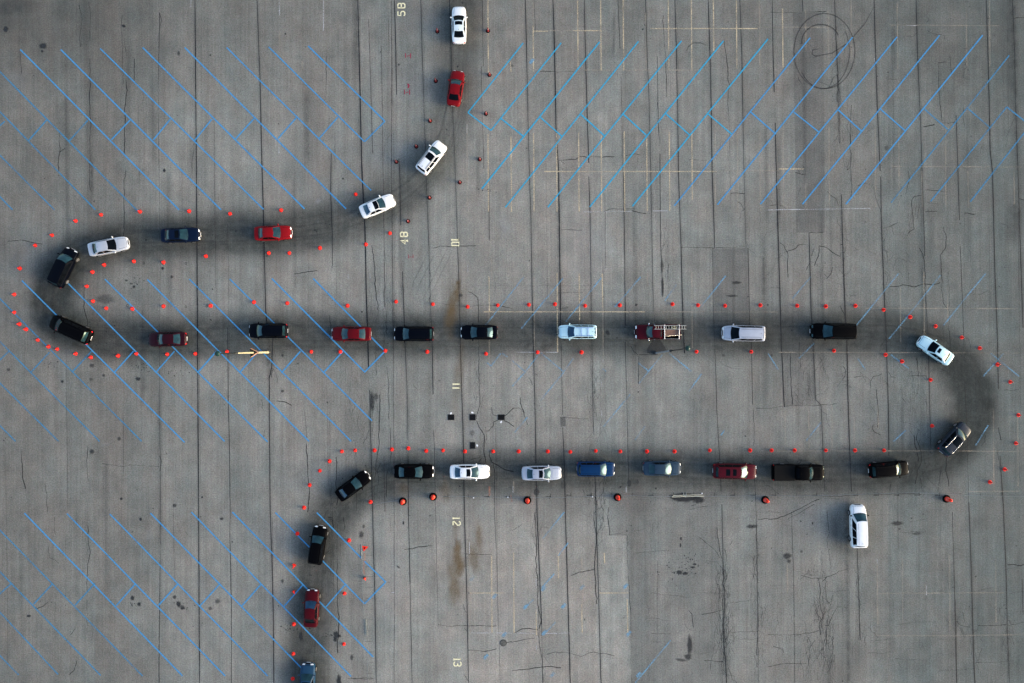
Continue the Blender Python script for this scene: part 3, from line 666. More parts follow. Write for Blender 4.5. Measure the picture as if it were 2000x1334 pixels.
for b in [(622, 392, 9, 9, .8), (548, 402, 10, 9, .6), (345, 275, 8, 10, .6), (985, 445, 16, 30, .6), (740, 590, 12, 18, .6), (925, 842, 24, 20, .8), (290, 1045, 12, 14, .6), (207, 868, 14, 5, .5), (440, 1003, 8, 8, .7), (395, 1140, 14, 12, .3), (130, 700, 50, 30, .4), (760, 1130, 40, 130, .4), (1000, 1200, 60, 100, .35), (30, 160, 34, 40, .4), (640, 1180, 20, 60, .3), (1290, 430, 30, 60, .25), (1150, 480, 60, 90, .4), (850, 660, 16, 12, .4)]:
    pale.blob(b[0], b[1], b[2], b[3], b[4], 0, 0.7, 20, .2)


# tyre marks
def arc(cx, cy, rx, ry, a0, a1, n=40):
    return [(cx + rx * math.cos(math.radians(a0 + (a1 - a0) * i / n)), cy + ry * math.sin(math.radians(a0 + (a1 - a0) * i / n))) for i in range(n + 1)]


skid.ribbon(arc(1610, 100, 59.5, 73.5, -200, 100), 0.2, .9, soft=True); skid.ribbon(arc(1608, 101, 51, 72, -35, 150), 0.18, .9, soft=True)
skid.ribbon(arc(1610, 100, 60, 74, 95, 165), 0.2, .7, soft=True); skid.ribbon(arc(1603, 82, 37, 34, -190, -20), 0.24, 1, soft=True)
skid.ribbon([(1560, 30), (1562, 60), (1572, 82), (1590, 94), (1610, 96)], .08, .5, soft=True)
skid.ribbon([(1710, 5), (1690, 45), (1655, 85), (1625, 104), (1592, 110), (1586, 106), (1587, 98), (1600, 95)], .2, .9, soft=True)
skid.ribbon([(1752, 5), (1735, 40), (1720, 60), (1700, 80), (1672, 118)], .08, .35, soft=True)
skid.ribbon([(1557, 118), (1580, 113), (1610, 108)], .07, .5, soft=True); skid.ribbon([(1557, 144), (1607, 133)], .08, .7, soft=True)
skid.ribbon([(1557, 144), (1560, 156), (1569, 167)], .12, .9, soft=True)
skid.ribbon([(1340, 103), (1344, 92), (1353, 84), (1368, 84), (1384, 89)], .2, .9, soft=True); skid.ribbon([(1355, 84), (1372, 80)], .06, .6, soft=True)
skid.ribbon(arc(1452, 80, 24, 20, -80, 40), .07, .4, soft=True); skid.ribbon([(1454, 264), (1464, 263), (1475, 252)], .08, .6, soft=True)
skid.ribbon([(1080, 30), (1100, 50), (1130, 52), (1165, 54), (1190, 50)], .07, .35, soft=True); skid.ribbon([(390, 17), (400, 14), (412, 5)], .07, .4, soft=True)
for k in (0, 14, 34, 46):
    skid.ribbon([(840 + k, 480), (828 + k, 510), (808 + k, 550), (798 + k * .8, 590)], .22, .32, soft=True)
skid.ribbon([(960, 520), (968, 550), (968, 580)], .2, .3, soft=True); skid.ribbon([(727, 480), (731, 520), (734, 560)], .16, .6, soft=True)
skid.ribbon([(548, 1222), (560, 1230), (575, 1238)], .1, .9, soft=True); skid.ribbon([(1210, 957), (1216, 961), (1224, 961)], .1, .8, soft=True)
skid.ribbon([(1398, 700), (1412, 712), (1430, 719), (1465, 722)], .09, .7, soft=True); skid.ribbon([(660, 585), (655, 600)], .1, .3, soft=True)
for k in range(16):     # sweeping faint marks by the right-hand field
    x = 1590 + k * 5 + R.uniform(-3, 3); y = 690 + R.uniform(-8, 8)
    skid.ribbon([(x, y), (x - 12, y + 16), (x - 22, y + 34)], .07, .4, soft=True)
def smoothpath(pts, n=8):
    out = []
    for i in range(len(pts) - 1):
        p0 = pts[max(0, i - 1)]; p1 = pts[i]; p2 = pts[i + 1]; p3 = pts[min(len(pts) - 1, i + 2)]
        for k in range(n):
            t = k / n
            out.append(tuple(.5 * (2 * p1[j] + (p2[j] - p0[j]) * t + (2 * p0[j] - 5 * p1[j] + 4 * p2[j] - p3[j]) * t * t + (3 * p1[j] - p0[j] - 3 * p2[j] + p3[j]) * t ** 3) for j in (0, 1)))
    return out


LS = smoothpath(LANE)
track = Sheet(0.0088)
for off, w, a in ((-13, .42, .55), (11, .42, .5), (-18, .3, .35), (15, .3, .35), (-2, .7, .3), (24, .3, .2), (-26, .3, .2)):
    o = []; wob = 0
    for i, (x, y) in enumerate(LS):
        xa, ya = LS[max(0, i - 1)]; xb, yb = LS[min(len(LS) - 1, i + 1)]; L = math.hypot(xb - xa, yb - ya) or 1
        wob = wob * .9 + R.gauss(0, .5); q = off + wob
        o.append((x - (yb - ya) / L * q, y + (xb - xa) / L * q))
    track.ribbon(o, w, a, soft=True)
track.build('lane_tyre_tracks', M['soft'])
for _ in range(260):
    x, y = LS[R.randrange(len(LS))]; x += R.gauss(0, 7); y += R.gauss(0, 7); r_ = abs(R.gauss(0, 1.0)) + .6
    dark.blob(x, y, r_, r_ * R.uniform(.5, 1.1), R.uniform(.25, .8), R.uniform(0, 3), .5, 9, .3)
# small core-sample squares
for x, y in ((281, 514), (363, 515), (363, 599), (404, 598), (249, 597), (318, 515)):
    crack.ribbon([(x - 1.5, y - 2), (x + 1.5, y - 2)], .05, .9); crack.ribbon([(x - 1.5, y + 2), (x + 1.5, y + 2)], .05, .9)
    crack.ribbon([(x - 1.5, y - 2), (x - 1.5, y + 2)], .05, .9); crack.ribbon([(x + 1.5, y - 2), (x + 1.5, y + 2)], .05, .9)
# sawn ticks beside the left cable
for y in range(1085, 1330, 21): crack.ribbon([(714, y), (729, y - 1)], .04, .6, step=.3, jit=.01)
for x in range(830, 1990, 40):
    yy = 966 + (3 if x < 1100 else 0)
    crack.ribbon([(x + 5, yy - 4), (x + 5, yy + 3)], .07, .55)
    if R.random() < .6: crack.ribbon([(x - 4, yy + 1), (x + 6, yy + 1)], .1, .6)

seam.build('pavement_joints', M['seam']); crack.build('pavement_cracks', M['crack']); fine.build('hairline_cracks', M['fine']); purple.build('old_paving_joints', M['purple'])
soft.build('dirt_bands_and_painted_shade', M['soft']); rust.build('rust_stains', M['rust']); pale.build('pale_scuffs', M['pale'])
patch.build('asphalt_repairs', M['patch']); patchd.build('fresh_asphalt_repairs', M['patchdark']); skid.build('tyre_marks', M['skid'])

dark.build('oil_spots', M['dark'])
# ------------------------------------------------------------------ painted markings
blue = Sheet(0.012); cyan = Sheet(0.012); bluew = Sheet(0.012); bluef = Sheet(0.012); yel = Sheet(0.0075); yelf = Sheet(0.0075); wht = Sheet(0.0078)
BW = 0.165
UL = [(40, 97, 350, 410), (119, 97, 432, 410), (196, 95, 515, 409), (279, 93, 595, 408), (361, 93, 676, 408), (443, 93, 725, 372), (525, 92, 712, 277), (602, 90, 752, 237),
      (-6, 134, 270, 413), (-6, 212, 187, 410), (-6, 297, 107, 410), (-6, 378, 25, 410),
      (10, 237, -5, 250), (93, 233, 56, 275), (172, 235, 136, 275), (254, 235, 218, 273), (333, 233, 300, 273), (414, 233, 380, 275), (497, 231, 460, 272), (579, 230, 543, 271), (660, 229, 624, 270), (752, 237, 712, 277)]
ML = [(612, 544, 752, 686), (531, 544, 713, 727), (449, 545, 727, 822), (370, 545, 686, 862), (288, 546, 604, 862), (205, 545, 523, 863), (125, 545, 439, 862), (43, 548, 361, 864),
      (-6, 577, 277, 862), (-6, 661, 195, 862), (-6, 742, 115, 862), (-6, 825, 31, 862),
      (18, 686, -5, 708), (97, 688, 60, 728), (180, 685, 141, 727), (261, 686, 223, 728), (341, 686, 304, 728), (423, 686, 386, 728), (505, 686, 469, 727), (587, 686, 550, 728), (670, 686, 632, 728), (752, 686, 712, 727)]
BL = [(48, 1002, 357, 1320), (131, 1003, 440, 1320), (215, 1004, 523, 1320), (294, 1002, 604, 1320), (374, 1000, 686, 1321), (454, 1000, 729, 1283), (538, 1001, 712, 1179), (619, 1001, 706, 1090), (712, 1096, 754, 1137),
      (-6, 1029, 279, 1320), (-6, 1110, 197, 1319), (-6, 1189, 114, 1317), (-6, 1274, 37, 1318),
      (22, 1140, -4, 1163), (103, 1140, 66, 1180), (186, 1139, 147, 1182), (264, 1141, 227, 1183), (348, 1140, 310, 1182), (429, 1141, 391, 1183), (510, 1141, 473, 1183), (591, 1143, 555, 1184), (674, 1142, 636, 1186), (753, 1137, 712, 1179)]
UR = [(1022, 84, 914, 220), (914, 220, 959, 255), (1096, 84, 959, 255), (1171, 82, 941, 369), (1247, 81, 987, 405), (1331, 80, 1070, 405), (1413, 80, 1152, 404), (1500, 76, 1235, 403), (1582, 74, 1317, 402), (1665, 73, 1401, 400), (1752, 72, 1485, 399),
      (1835, 69, 1567, 399), (1919, 69, 1652, 399), (1971, 108, 1740, 396), (1966, 209, 1817, 394), (2006, 252, 1895, 394),
      (979, 232, 1023, 267), (1055, 229, 1098, 267), (1135, 224, 1180, 265), (1216, 222, 1262, 264), (1299, 221, 1347, 264), (1382, 222, 1430, 263), (1466, 219, 1515, 262), (1550, 219, 1599, 258), (1637, 215, 1683, 257), (1719, 213, 1768, 256), (1804, 212, 1852, 254), (1890, 212, 1934, 250), (1966, 209, 2005, 240)]
for x0, y0, x1, y1 in UL + ML + BL:
    # the left-most bays are more worn
    xm = (x0 + x1) / 2
    (bluew if xm < 190 else blue).ribbon([(x0, y0), (x1, y1)], BW * R.uniform(.92, 1.08), 1, step=3, jit=.006)
for x0, y0, x1, y1 in UR:
    (bluew if (x0 + x1) / 2 > 1800 else cyan if (x0 + x1) / 2 < 1420 else blue).ribbon([(x0, y0), (x1, y1)], BW * R.uniform(.92, 1.08), 1, step=3, jit=.006)
for s in [(1023, 541, 1000, 570), (1000, 570, 945, 640), (1100, 543, 1018, 642), (1175, 542, 1105, 628), (1251, 541, 1200, 600), (1322, 555, 1298, 588), (1417, 539, 1370, 598), (1583, 541, 1548, 583), (1755, 534, 1672, 636), (1837, 537, 1736, 662), (1925, 534, 1842, 636),
          (978, 690, 959, 715), (959, 715, 951, 708), (981, 690, 991, 697), (1055, 689, 1026, 726), (1026, 726, 1000, 704), (1056, 689, 1101, 726), (1101, 726, 1120, 700), (1101, 727, 1055, 783), (1026, 726, 1000, 755), (1294, 692, 1248, 749), (1247, 709, 1267, 725),
          (1307, 690, 1350, 725), (1231, 770, 1178, 834), (1177, 720, 1184, 726), (1260, 832, 1240, 860), (1408, 850, 1415, 840), (1603, 825, 1575, 860), (1740, 693, 1775, 720), (1769, 840, 1745, 862), (1102, 1000, 1060, 1052), (1083, 1120, 1058, 1148), (1110, 1060, 1090, 1085),
          (1065, 1236, 1085, 1215), (1027, 1186, 1042, 1170), (1310, 1250, 1240, 1334), (1920, 735, 1960, 690), (1005, 845, 1030, 815), (1935, 690, 1990, 735), (1370, 730, 1345, 765), (1675, 700, 1690, 722), (1500, 690, 1520, 722), (1560, 700, 1590, 670), (1930, 830, 1905, 870)]:
    bluef.ribbon([s[:2], s[2:]], 0.17, 1, step=2, jit=.01)
for x, y in ((922, 1130), (966, 1165), (1027, 1185), (1101, 1184), (1137, 1147), (1222, 1145), (1063, 1236), (1228, 1238), (949, 1283), (1079, 1318), (985, 1240), (1039, 120), (1062, 1150), (1247, 1318)):
    bluef.ribbon([(x - 4, y + 4), (x + 4, y - 5)], .35, 1); bluef.ribbon([(x - 3, y - 2), (x + 1, y + 3)], .2, 1)
for x, a, b in [(953, 0, 145), (997, 120, 140), (1041, 50, 140), (1128, 0, 137), (1173, 0, 138), (1217, 0, 138), (1305, 0, 137), (1350, 0, 137), (1438, 0, 135), (1393, 0, 100), (1528, 17, 133),
                (953, 262, 414), (998, 267, 414), (1042, 260, 414), (1087, 260, 414), (1130, 258, 414), (1174, 262, 414), (1219, 257, 414), (1263, 270, 412), (1307, 257, 412), (1351, 256, 390), (1088, 534, 688), (1131, 534, 625), (1176, 534, 600), (955, 540, 610),
                (960, 1085, 1236), (1003, 1080, 1236), (1090, 1080, 1130), (1136, 1180, 1236), (1047, 1190, 1240), (1180, 1080, 1100), (1225, 1170, 1236)]:
    yel.ribbon([(x, a), (x + 1, b)], 0.15, 1, step=3, jit=.004)
for x, a, b in [(1041, 0, 50), (1261, 25, 137), (1483, 0, 137), (1573, 20, 100), (1617, 20, 135), (1662, 0, 120), (1752, 5, 135), (1887, 20, 130), (1932, 0, 130), (1396, 256, 412), (1440, 256, 412), (1484, 256, 412), (1529, 250, 410), (1573, 360, 408), (1619, 250, 408), (1709, 250, 405), (1755, 250, 405),
                (1800, 334, 405), (1846, 250, 403), (1890, 334, 405), (1980, 334, 400), (1043, 540, 688), (1351, 530, 680), (1264, 534, 560), (917, 1060, 1236), (960, 500, 600), (1136, 1080, 1180), (955, 600, 700), (1713, 1095, 1220), (1762, 1090, 1220), (1807, 1140, 1160), (1854, 1085, 1230), (1944, 1085, 1215), (1537, 1100, 1160), (1003, 940, 960), (1533, 800, 870), (1579, 800, 875), (1624, 790, 880),
                (1668, 820, 880), (1714, 790, 840), (1940, 800, 960), (1987, 800, 950), (1758, 560, 670), (1804, 530, 660), (1850, 560, 620), (912, 240, 400), (1177, 600, 700), (1131, 625, 660), (546, 60, 110), (553, 100, 130), (590, 120, 136), (1220, 0, 20)]:
    yelf.ribbon([(x, a), (x + 1, b)], 0.14, 1, step=3, jit=.004)
for x0, x1, y in [(1041, 1070, 61), (1120, 1175, 60), (1270, 1480, 56), (1063, 1400, 335), (945, 1260, 609), (918, 985, 1158), (1170, 1227, 1158), (1520, 1570, 330)]:
    yel.ribbon([(x0, y), (x1, y)], .13, 1, step=3, jit=.004)
for x0, x1, y in [(1070, 1120, 60), (1480, 1620, 53), (1735, 1950, 49), (1400, 1520, 334), (1740, 1995, 325), (1290, 1520, 609), (1690, 1990, 602), (1512, 1900, 881), (1520, 1990, 688), (1700, 1960, 1159), (1890, 1990, 960), (1140, 1380, 137), (1860, 2000, 1241), (1840, 1990, 881), (1710, 1870, 1241), (1000, 1100, 609)]:
    yelf.ribbon([(x0, y), (x1, y + R.uniform(-2, 2))], .12, 1, step=3, jit=.004)
for s in [(1190, 413, 1235, 413), (1140, 414, 1190, 414), (1275, 412, 1305, 412), (1500, 410, 1700, 407), (920, 1236, 955, 1236), (970, 1236, 1000, 1236), (1010, 1236, 1045, 1237), (1060, 1237, 1115, 1236), (723, 536, 723, 545), (914, 514, 914, 532), (680, 535, 680, 545), (1047, 1131, 1047, 1142), (1048, 1190, 1048, 1205), (1048, 1260, 1048, 1270),
          (917, 1058, 917, 1082), (765, 1157, 770, 1157), (1010, 688, 1090, 688), (373, 0, 373, 14), (1175, 745, 1175, 755), (1175, 803, 1175, 813), (1223, 950, 1223, 962), (1002, 950, 1002, 962), (546, 0, 546, 30), (632, 0, 632, 60), (912, 242, 912, 260), (545, 265, 545, 300), (1708, 113, 1708, 120), (1770, 50, 1790, 50), (1713, 1092, 1714, 1100), (1809, 1143, 1809, 1162), (740, 295, 741, 295)]:
    wht.ribbon([s[:2], s[2:]], .1, 1, step=3, jit=.004)
blue.build('blue_bay_lines', M['blue']); cyan.build('cyan_bay_lines', M['cyan']); bluew.build('worn_blue_bay_lines', M['blueworn']); bluef.build('faded_blue_bay_lines', M['bluefade'])
yel.build('old_yellow_lines', M['yellow']); yelf.build('faint_yellow_lines', M['yellowfaint']); wht.build('white_lines', M['white'])

# stencilled numbers: strokes on a 4 x 7 cell, origin at lower left
GL = {'0': [[(0, 0), (4, 0), (4, 7), (0, 7), (0, 0)]], '1': [[(2, 0), (2, 7), (1, 6)], [(1, 0), (3, 0)]], '2': [[(0, 5.6), (1, 7), (3, 7), (4, 5.6), (4, 4.4), (0, 1), (0, 0), (4, 0)]],
      '3': [[(0, 6), (1, 7), (3, 7), (4, 6), (4, 4.6), (3, 3.7), (1.6, 3.7)], [(3, 3.7), (4, 2.6), (4, 1), (3, 0), (1, 0), (0, 1)]],
      '4': [[(3, 0), (3, 7), (0, 2.4), (4, 2.4)], [(2, 0), (4, 0)]], '5': [[(4, 7), (0.4, 7), (0.2, 4), (2.6, 4.2), (4, 3), (4, 1.2), (3, 0), (1, 0), (0, 1)]],
      'B': [[(0, 0), (0, 7), (3, 7), (4, 6), (4, 4.4), (3, 3.6), (0, 3.6)], [(3, 3.6), (4, 2.8), (4, 1), (3, 0), (0, 0)]]}


def stencil(sheet, text, cx, cy, hgt, wid, gap, ccw, thick=.16):
    """text turned a quarter turn; hgt along photo x, wid/gap along photo y"""
    n = len(text); tot = n * wid + (n - 1) * gap
    for i, ch in enumerate(text):
        for st in GL[ch]:
            pts = []
            for gx, gy in st:
                u = i * (wid + gap) + gx / 4 * wid - tot / 2; v = gy / 7 * hgt - hgt / 2
                pts.append((cx - v, cy - u) if ccw else (cx + v, cy + u))
            sheet.ribbon(pts, thick, 1)
            for p in pts: pass


num = Sheet(0.016)
stencil(num, '5B', 784, 19, 13.5, 8.5, 7, True); stencil(num, '4B', 789, 465, 13.5, 8, 6.5, True, .18)
stencil(num, '10', 889.5, 472.5, 14, 6.5, 1.5, False, .17); stencil(num, '11', 892, 754, 14, 6, 1.5, False, .17)
stencil(num, '12', 892, 1017, 14, 7.5, 2.5, False, .16); stencil(num, '13', 893.5, 1292, 14, 8, 1, False, .16)
num.build('painted_bay_numbers', M['number'])
red = Sheet(0.016)
for x, y in ((797, 109), (795, 180)):
    red.ribbon([(x - 5, y - 5), (x - 4.5, y + 4)], .1, 1); red.ribbon([(x + 5, y - 4.5), (x + 5, y + 5)], .11, 1); red.ribbon([(x - 2, y + 1), (x + 3, y)], .08, 1)
red.ribbon([(796, 164), (799, 167), (797, 172)], .2, 1); red.ribbon([(798, 497), (798, 505)], .06, 1); red.ribbon([(807, 497), (807, 504)], .06, 1); red.ribbon([(798, 502), (807, 502)], .05, 1)
red.build('red_survey_marks', M['redpaint'])
chalk = Sheet(0.016); chalk.ribbon([(712, 1080), (712, 1095), (711, 1105), (712, 1122)], .18, 1, step=.4, jit=.03); chalk.ribbon([(998, 966), (1000, 980)], .12, 1)
chalk.ribbon([(956, 950), (956, 968)], .2, 1, step=.4, jit=.03)
chalk.build('orange_chalk_streak', M['orangepaint'])
wm = Sheet(0.016)
for x, y in ((881, 807), (923, 806), (979, 824), (932, 870)): wm.blob(x, y, 2.6, 1.6, 1, R.uniform(0, 3), .4, 10, .3)
wm.build('white_drain_marks', plain('white_spray', (0.8, 0.8, 0.8), .8))

# ------------------------------------------------------------------ drains, manhole
WHICH = {0: 'leftmost of the three black square drain grates in a row', 1: 'middle of the three black square drain grates in a row', 2: 'rightmost of the three black square drain grates, ringed by cracks', 3: 'black upright drain grate standing alone below the row of three'}
for i, (x, y, w, h) in enumerate(((881, 815, 13, 11), (923, 815, 12, 12), (979, 815, 13.5, 11), (923, 870, 10.5, 13))):
    cx, cy = P(x, y); w /= PPM; h /= PPM
    root = empty('drain_grate', cx, cy)
    f = MB(); t = .05
    f.box(-w / 2, w / 2, -h / 2, -h / 2 + t, .0, .028); f.box(-w / 2, w / 2, h / 2 - t, h / 2, .0, .028)
    f.box(-w / 2, -w / 2 + t, -h / 2 + t, h / 2 - t, .0, .026); f.box(w / 2 - t, w / 2, -h / 2 + t, h / 2 - t, .0, .026)
    f.build('frame', M['iron'], root)
    b = MB(); n = 9
    vert = i != 3
    for k in range(n):
        if vert:
            a = -w / 2 + t + (w - 2 * t) * (k + .5) / n; b.box(a - .012, a + .012, -h / 2 + t, h / 2 - t, .014, .024)
        else:
            a = -h / 2 + t + (h - 2 * t) * (k + .5) / n; b.box(-w / 2 + t, w / 2 - t, a - .012, a + .012, .014, .024)
    b.build('bars', M['iron'], root)
    p = MB(); p.box(-w / 2 + t, w / 2 - t, -h / 2 + t, h / 2 - t, .009, .011); p.build('pit', M['conebase'], root)
    tag(root, WHICH[i], 'drain', 'storm drain grates in the lot')
cx, cy = P(983, 1255.5)
root = empty('manhole_cover', cx, cy); m = MB(); m.lathe([(.36, .0), (.36, .018), (.34, .022), (.0001, .022)], 32); m.build('lid', M['manhole'], root)
m = MB(); m.lathe([(.37, .0), (.37, .02), (.42, .02), (.43, .0)], 32); m.build('rim', M['iron'], root)
m = MB()
for a in range(-3, 4): m.box(-.28 + abs(a) * .03, .28 - abs(a) * .03, a * .08 - .012, a * .08 + .012, .022, .028)
m.build('ribs', M['manhole'], root)
tag(root, 'round iron manhole cover with a black rim near the bottom centre', 'manhole')

# ------------------------------------------------------------------ cables lying on the asphalt
def cable(name, pts, r, label, sleeves, hasdots=()):
    root = empty(name, *P(*pts[0])); ox, oy = root.location[:2]
    q = []
    for i in range(len(pts) - 1):
        for k in range(12):
            t = k / 12; q.append((pts[i][0] + (pts[i + 1][0] - pts[i][0]) * t, pts[i][1] + (pts[i + 1][1] - pts[i][1]) * t))
    q.append(pts[-1])
    jw = 0; path = []
    for p in q:
        jw = jw * .8 + R.gauss(0, .015); x, y = P(*p)
        path.append((x - ox + (jw if name == 'x' else 0), y - oy + jw, r + .008))
    m = MB(); m.tube(path, r, 6); m.build('cable_run', M['steel'], root, True)
    for s in sleeves:
        a, b = P(*s[:2]), P(*s[2:4])
        m = MB(); m.tube([(a[0] - ox, a[1] - oy, .04), (b[0] - ox, b[1] - oy, .04)], .030, 8); m.build('sleeve', M['steel'], root, True)
    for d in hasdots:
        a = P(*d); m = MB(); m.box(a[0] - ox - .07, a[0] - ox + .07, a[1] - oy - .07, a[1] - oy + .07, .0, .07); m.build('clamp', M['plate'], root)
    tag(root, label, 'cable')


cable('ground_cable', [(731, 986), (780, 976), (806, 970), (830, 971), (850, 969.5), (885, 970), (946, 970.5), (1000, 971), (1060, 971.5), (1130, 971), (1200, 967.5), (1300, 970), (1345, 970), (1400, 969), (1480, 967.5), (1560, 969), (1640, 967), (1750, 962.5), (1800, 963), (1900, 968), (2010, 970)],
      .012, 'long thin pale cable running across below the lower line of cars', [(1314, 967.4, 1371, 966.2), (1312, 970.4, 1374, 968.8), (1335, 962, 1336, 970), (1340, 962, 1339, 971)], [(925, 972), (992, 971), (1371, 963.5), (1157, 970)])
cable('ground_cable', [(706, 1063), (708, 1090), (707.5, 1130), (709, 1162), (711, 1195), (714, 1240), (717, 1275), (719, 1320), (720, 1345)],
      .007, 'thin pale cable running down past the orange triangle to the bottom edge', [(712.5, 1211, 714.5, 1239), (715, 1209, 716.8, 1240), (706.6, 1063, 706, 1091)])

# ------------------------------------------------------------------ cones and drums
def make_cone():
    root = empty('traffic_cone', 0, 0)
    b = MB(); s = .2
    pr = [(s * 1.30, 0.0), (s * 1.32, .02), (s * 1.22, .035)]
    b.lathe(pr, 8, start=math.pi / 8); b.build('base', M['cone'], root)
    c = MB(); c.lathe([(.165, .03), (.15, .06), (.04, .52), (.03, .53), (.001, .531)], 14); c.build('cone_body', M['cone'], root, True)
    return root


def make_darkcone():
    root = empty('traffic_cone', 0, 0)
    b = MB(); b.lathe([(.285, 0), (.285, .035), (.25, .055)], 6); b.build('base', M['conebase'], root)
    c = MB(); c.lathe([(.17, .05), (.15, .09), (.045, .90), (.03, .915), (.001, .916)], 14); c.build('cone_body', M['darkcone'], root, True)
    c = MB(); c.lathe([(.0995, .50), (.077, .68)], 14); c.build('reflective_band', M['pinkband'], root, True)
    return root


def make_drum():
    root = empty('traffic_drum', 0, 0)
    b = MB(); b.lathe([(.49, 0), (.50, .03), (.49, .08), (.40, .11), (.30, .12)], 24); b.build('rubber_base', M['conebase'], root, True)
    c = MB(); c.lathe([(.27, .08), (.265, .3), (.24, .32), (.235, .55), (.215, .57), (.205, .8), (.19, .83), (.18, .98), (.17, 1.02), (.001, 1.03)], 20); c.build('drum_body', M['drumorange'], root, True)
    for z, r in ((.36, .2425), (.62, .2155)):
        w = MB(); w.lathe([(r, z), (r - .003, z + .07)], 20); w.build('reflective_band', M['whiteband'], root, True)
    h = MB(); h.tube([(-.1, 0, 1.02), (-.06, 0, 1.1), (.06, 0, 1.1), (.1, 0, 1.02)], .02, 6); h.build('handle', M['conebase'], root)
    return root


def kids(o): return [c for c in bpy.data.objects if c.parent == o]


def clone(o, ch):
    r = o.copy(); COL.objects.link(r)
    for c in ch:
        d = c.copy(); COL.objects.link(d); d.parent = r
    return r


ORD = ['first', 'second', 'third', 'fourth', 'fifth', 'sixth', 'seventh', 'eighth', 'ninth', 'tenth', 'eleventh', 'twelfth', 'thirteenth', 'fourteenth', 'fifteenth', 'sixteenth', 'seventeenth', 'eighteenth', 'nineteenth', 'twentieth',
       'twenty-first', 'twenty-second', 'twenty-third', 'twenty-fourth', 'twenty-fifth', 'twenty-sixth', 'twenty-seventh']
ROWS = [
    ('{o} orange cone from the left in the row above the upper left car lane', [(100, 459), (146, 431), (196, 419), (272, 413), (368, 412), (448, 417), (548, 410), (694, 379)]),
    ('{o} orange cone from the top along the outside of the left bend', [(67, 479), (37, 524), (26, 575), (26, 610), (36, 633), (49, 643), (72, 664), (93, 677), (110, 682)]),
    ('{o} orange cone from the left in the row below the middle line of cars', [(146, 691), (176, 698), (229, 695), (265, 691), (325, 692), (380, 691), (442, 687), (607, 687), (664, 687), (752, 685), (834, 687), (949, 691), (1050, 688), (1136, 688), (1361, 687), (1468, 687), (1630, 685)]),
    ('{o} orange cone from the left in the row below the upper left car lane', [(260, 510), (318, 512), (401, 500), (524, 494), (564, 494), (624, 484), (714, 477), (761, 455)]),
    ('{o} orange cone from the top on the inside of the left bend', [(202, 517), (179, 531), (168, 559), (180, 588), (206, 602)]),
    ('{o} orange cone from the left in the row above the middle line of cars', [(257, 603), (318, 598), (410, 597), (495, 590), (560, 592), (678, 597), (773, 589), (845, 594), (913, 599), (972, 596), (1033, 595), (1084, 594), (1143, 597), (1211, 596), (1314, 594), (1364, 596), (1417, 597), (1486, 596), (1558, 597), (1614, 598), (1672, 597), (1727, 605)]),
    ('{o} orange cone from the top along the outside of the right bend', [(1779, 619), (1829, 637), (1880, 659), (1915, 680), (1950, 712), (1975, 746), (1991, 811), (1986, 866), (1964, 917), (1935, 942)]),
    ('{o} orange cone from the top on the inside of the right bend', [(1731, 693), (1763, 706), (1819, 742), (1822, 832)]),
    ('{o} orange cone from the left in the row above the lower line of cars', [(667, 882), (693, 880), (731, 880), (765, 878), (797, 876), (832, 881), (865, 880), (908, 882), (963, 882), (1013, 882), (1070, 882), (1114, 883), (1164, 881), (1212, 882), (1264, 882), (1318, 882), (1387, 880), (1466, 880), (1508, 880), (1553, 880), (1614, 880), (1671, 880), (1728, 880)]),
    ('{o} orange cone from the top down the left side of the bottom car lane', [(643, 901), (624, 920), (604, 948), (593, 992), (580, 1043), (575, 1103), (573, 1154), (573, 1220), (572, 1278), (571, 1327)]),
    ('{o} orange cone from the top down the right side of the bottom car lane', [(723, 981), (681, 1056), (672, 1160), (671, 1259)]),
]
proto = make_cone(); pk = kids(proto); first = True
for txt, pts in ROWS:
    for i, (x, y) in enumerate(pts):
        o = proto if first else clone(proto, pk); first = False
        gx, gy = P(x, y, .2); o.location = (gx, gy, 0); s_ = R.uniform(.9, 1.03)
        o.rotation_euler = (0, 0, R.uniform(0, 6.28)); o.scale = (s_, s_, s_ * R.uniform(.85, 1.05))
        if (x, y) in ((575, 1103), (573, 1154)):   # knocked over, lying on their side
            o.rotation_euler = (math.radians(97), 0, R.uniform(-1, 1)); o.location.z = .24
        tag(o, txt.format(o=ORD[i]), 'traffic cone', 'small orange traffic cones lining the car lanes')
proto = make_darkcone(); pk = kids(proto); first = True
for txt, pts in (('{o} dark red cone from the top down the left side of the top lane', [(854, 61), (851, 158), (840, 236), (813, 286), (774, 316)]),
                 ('{o} dark red cone from the top down the right side of the top lane', [(953, 60), (956, 146), (949, 222), (937, 311), (898, 356), (839, 386), (797, 432)])):
    for i, (x, y) in enumerate(pts):
        o = proto if first else clone(proto, pk); first = False
        gx, gy = P(x, y, .1); o.location = (gx, gy, 0); o.rotation_euler = (0, 0, R.uniform(0, 6.28))
        tag(o, txt.format(o=ORD[i]), 'traffic cone', 'dark red cones with black bases at the top lane')
proto = make_drum(); pk = kids(proto)
DRL = ['orange drum on a black base, leftmost along the pale cable', 'orange drum in a black ring below the gap before the white sedan', 'orange drum in a black ring below the silver sedan with sunroof',
       'orange drum in a black ring below the bright blue car', 'orange drum in a black ring below the black pickup truck', 'orange banded drum at far right casting a shadow, right of the white van']
for i, (x, y) in enumerate(((787, 979), (846, 970), (1030, 977), (1206, 971), (1494, 976), (1848, 974))):
    o = proto if i == 0 else clone(proto, pk)
    gx, gy = P(x, y); o.location = (gx, gy, 0); o.rotation_euler = (0, 0, i * 1.3)
    tag(o, DRL[i], 'traffic drum', 'orange traffic drums along the cable')

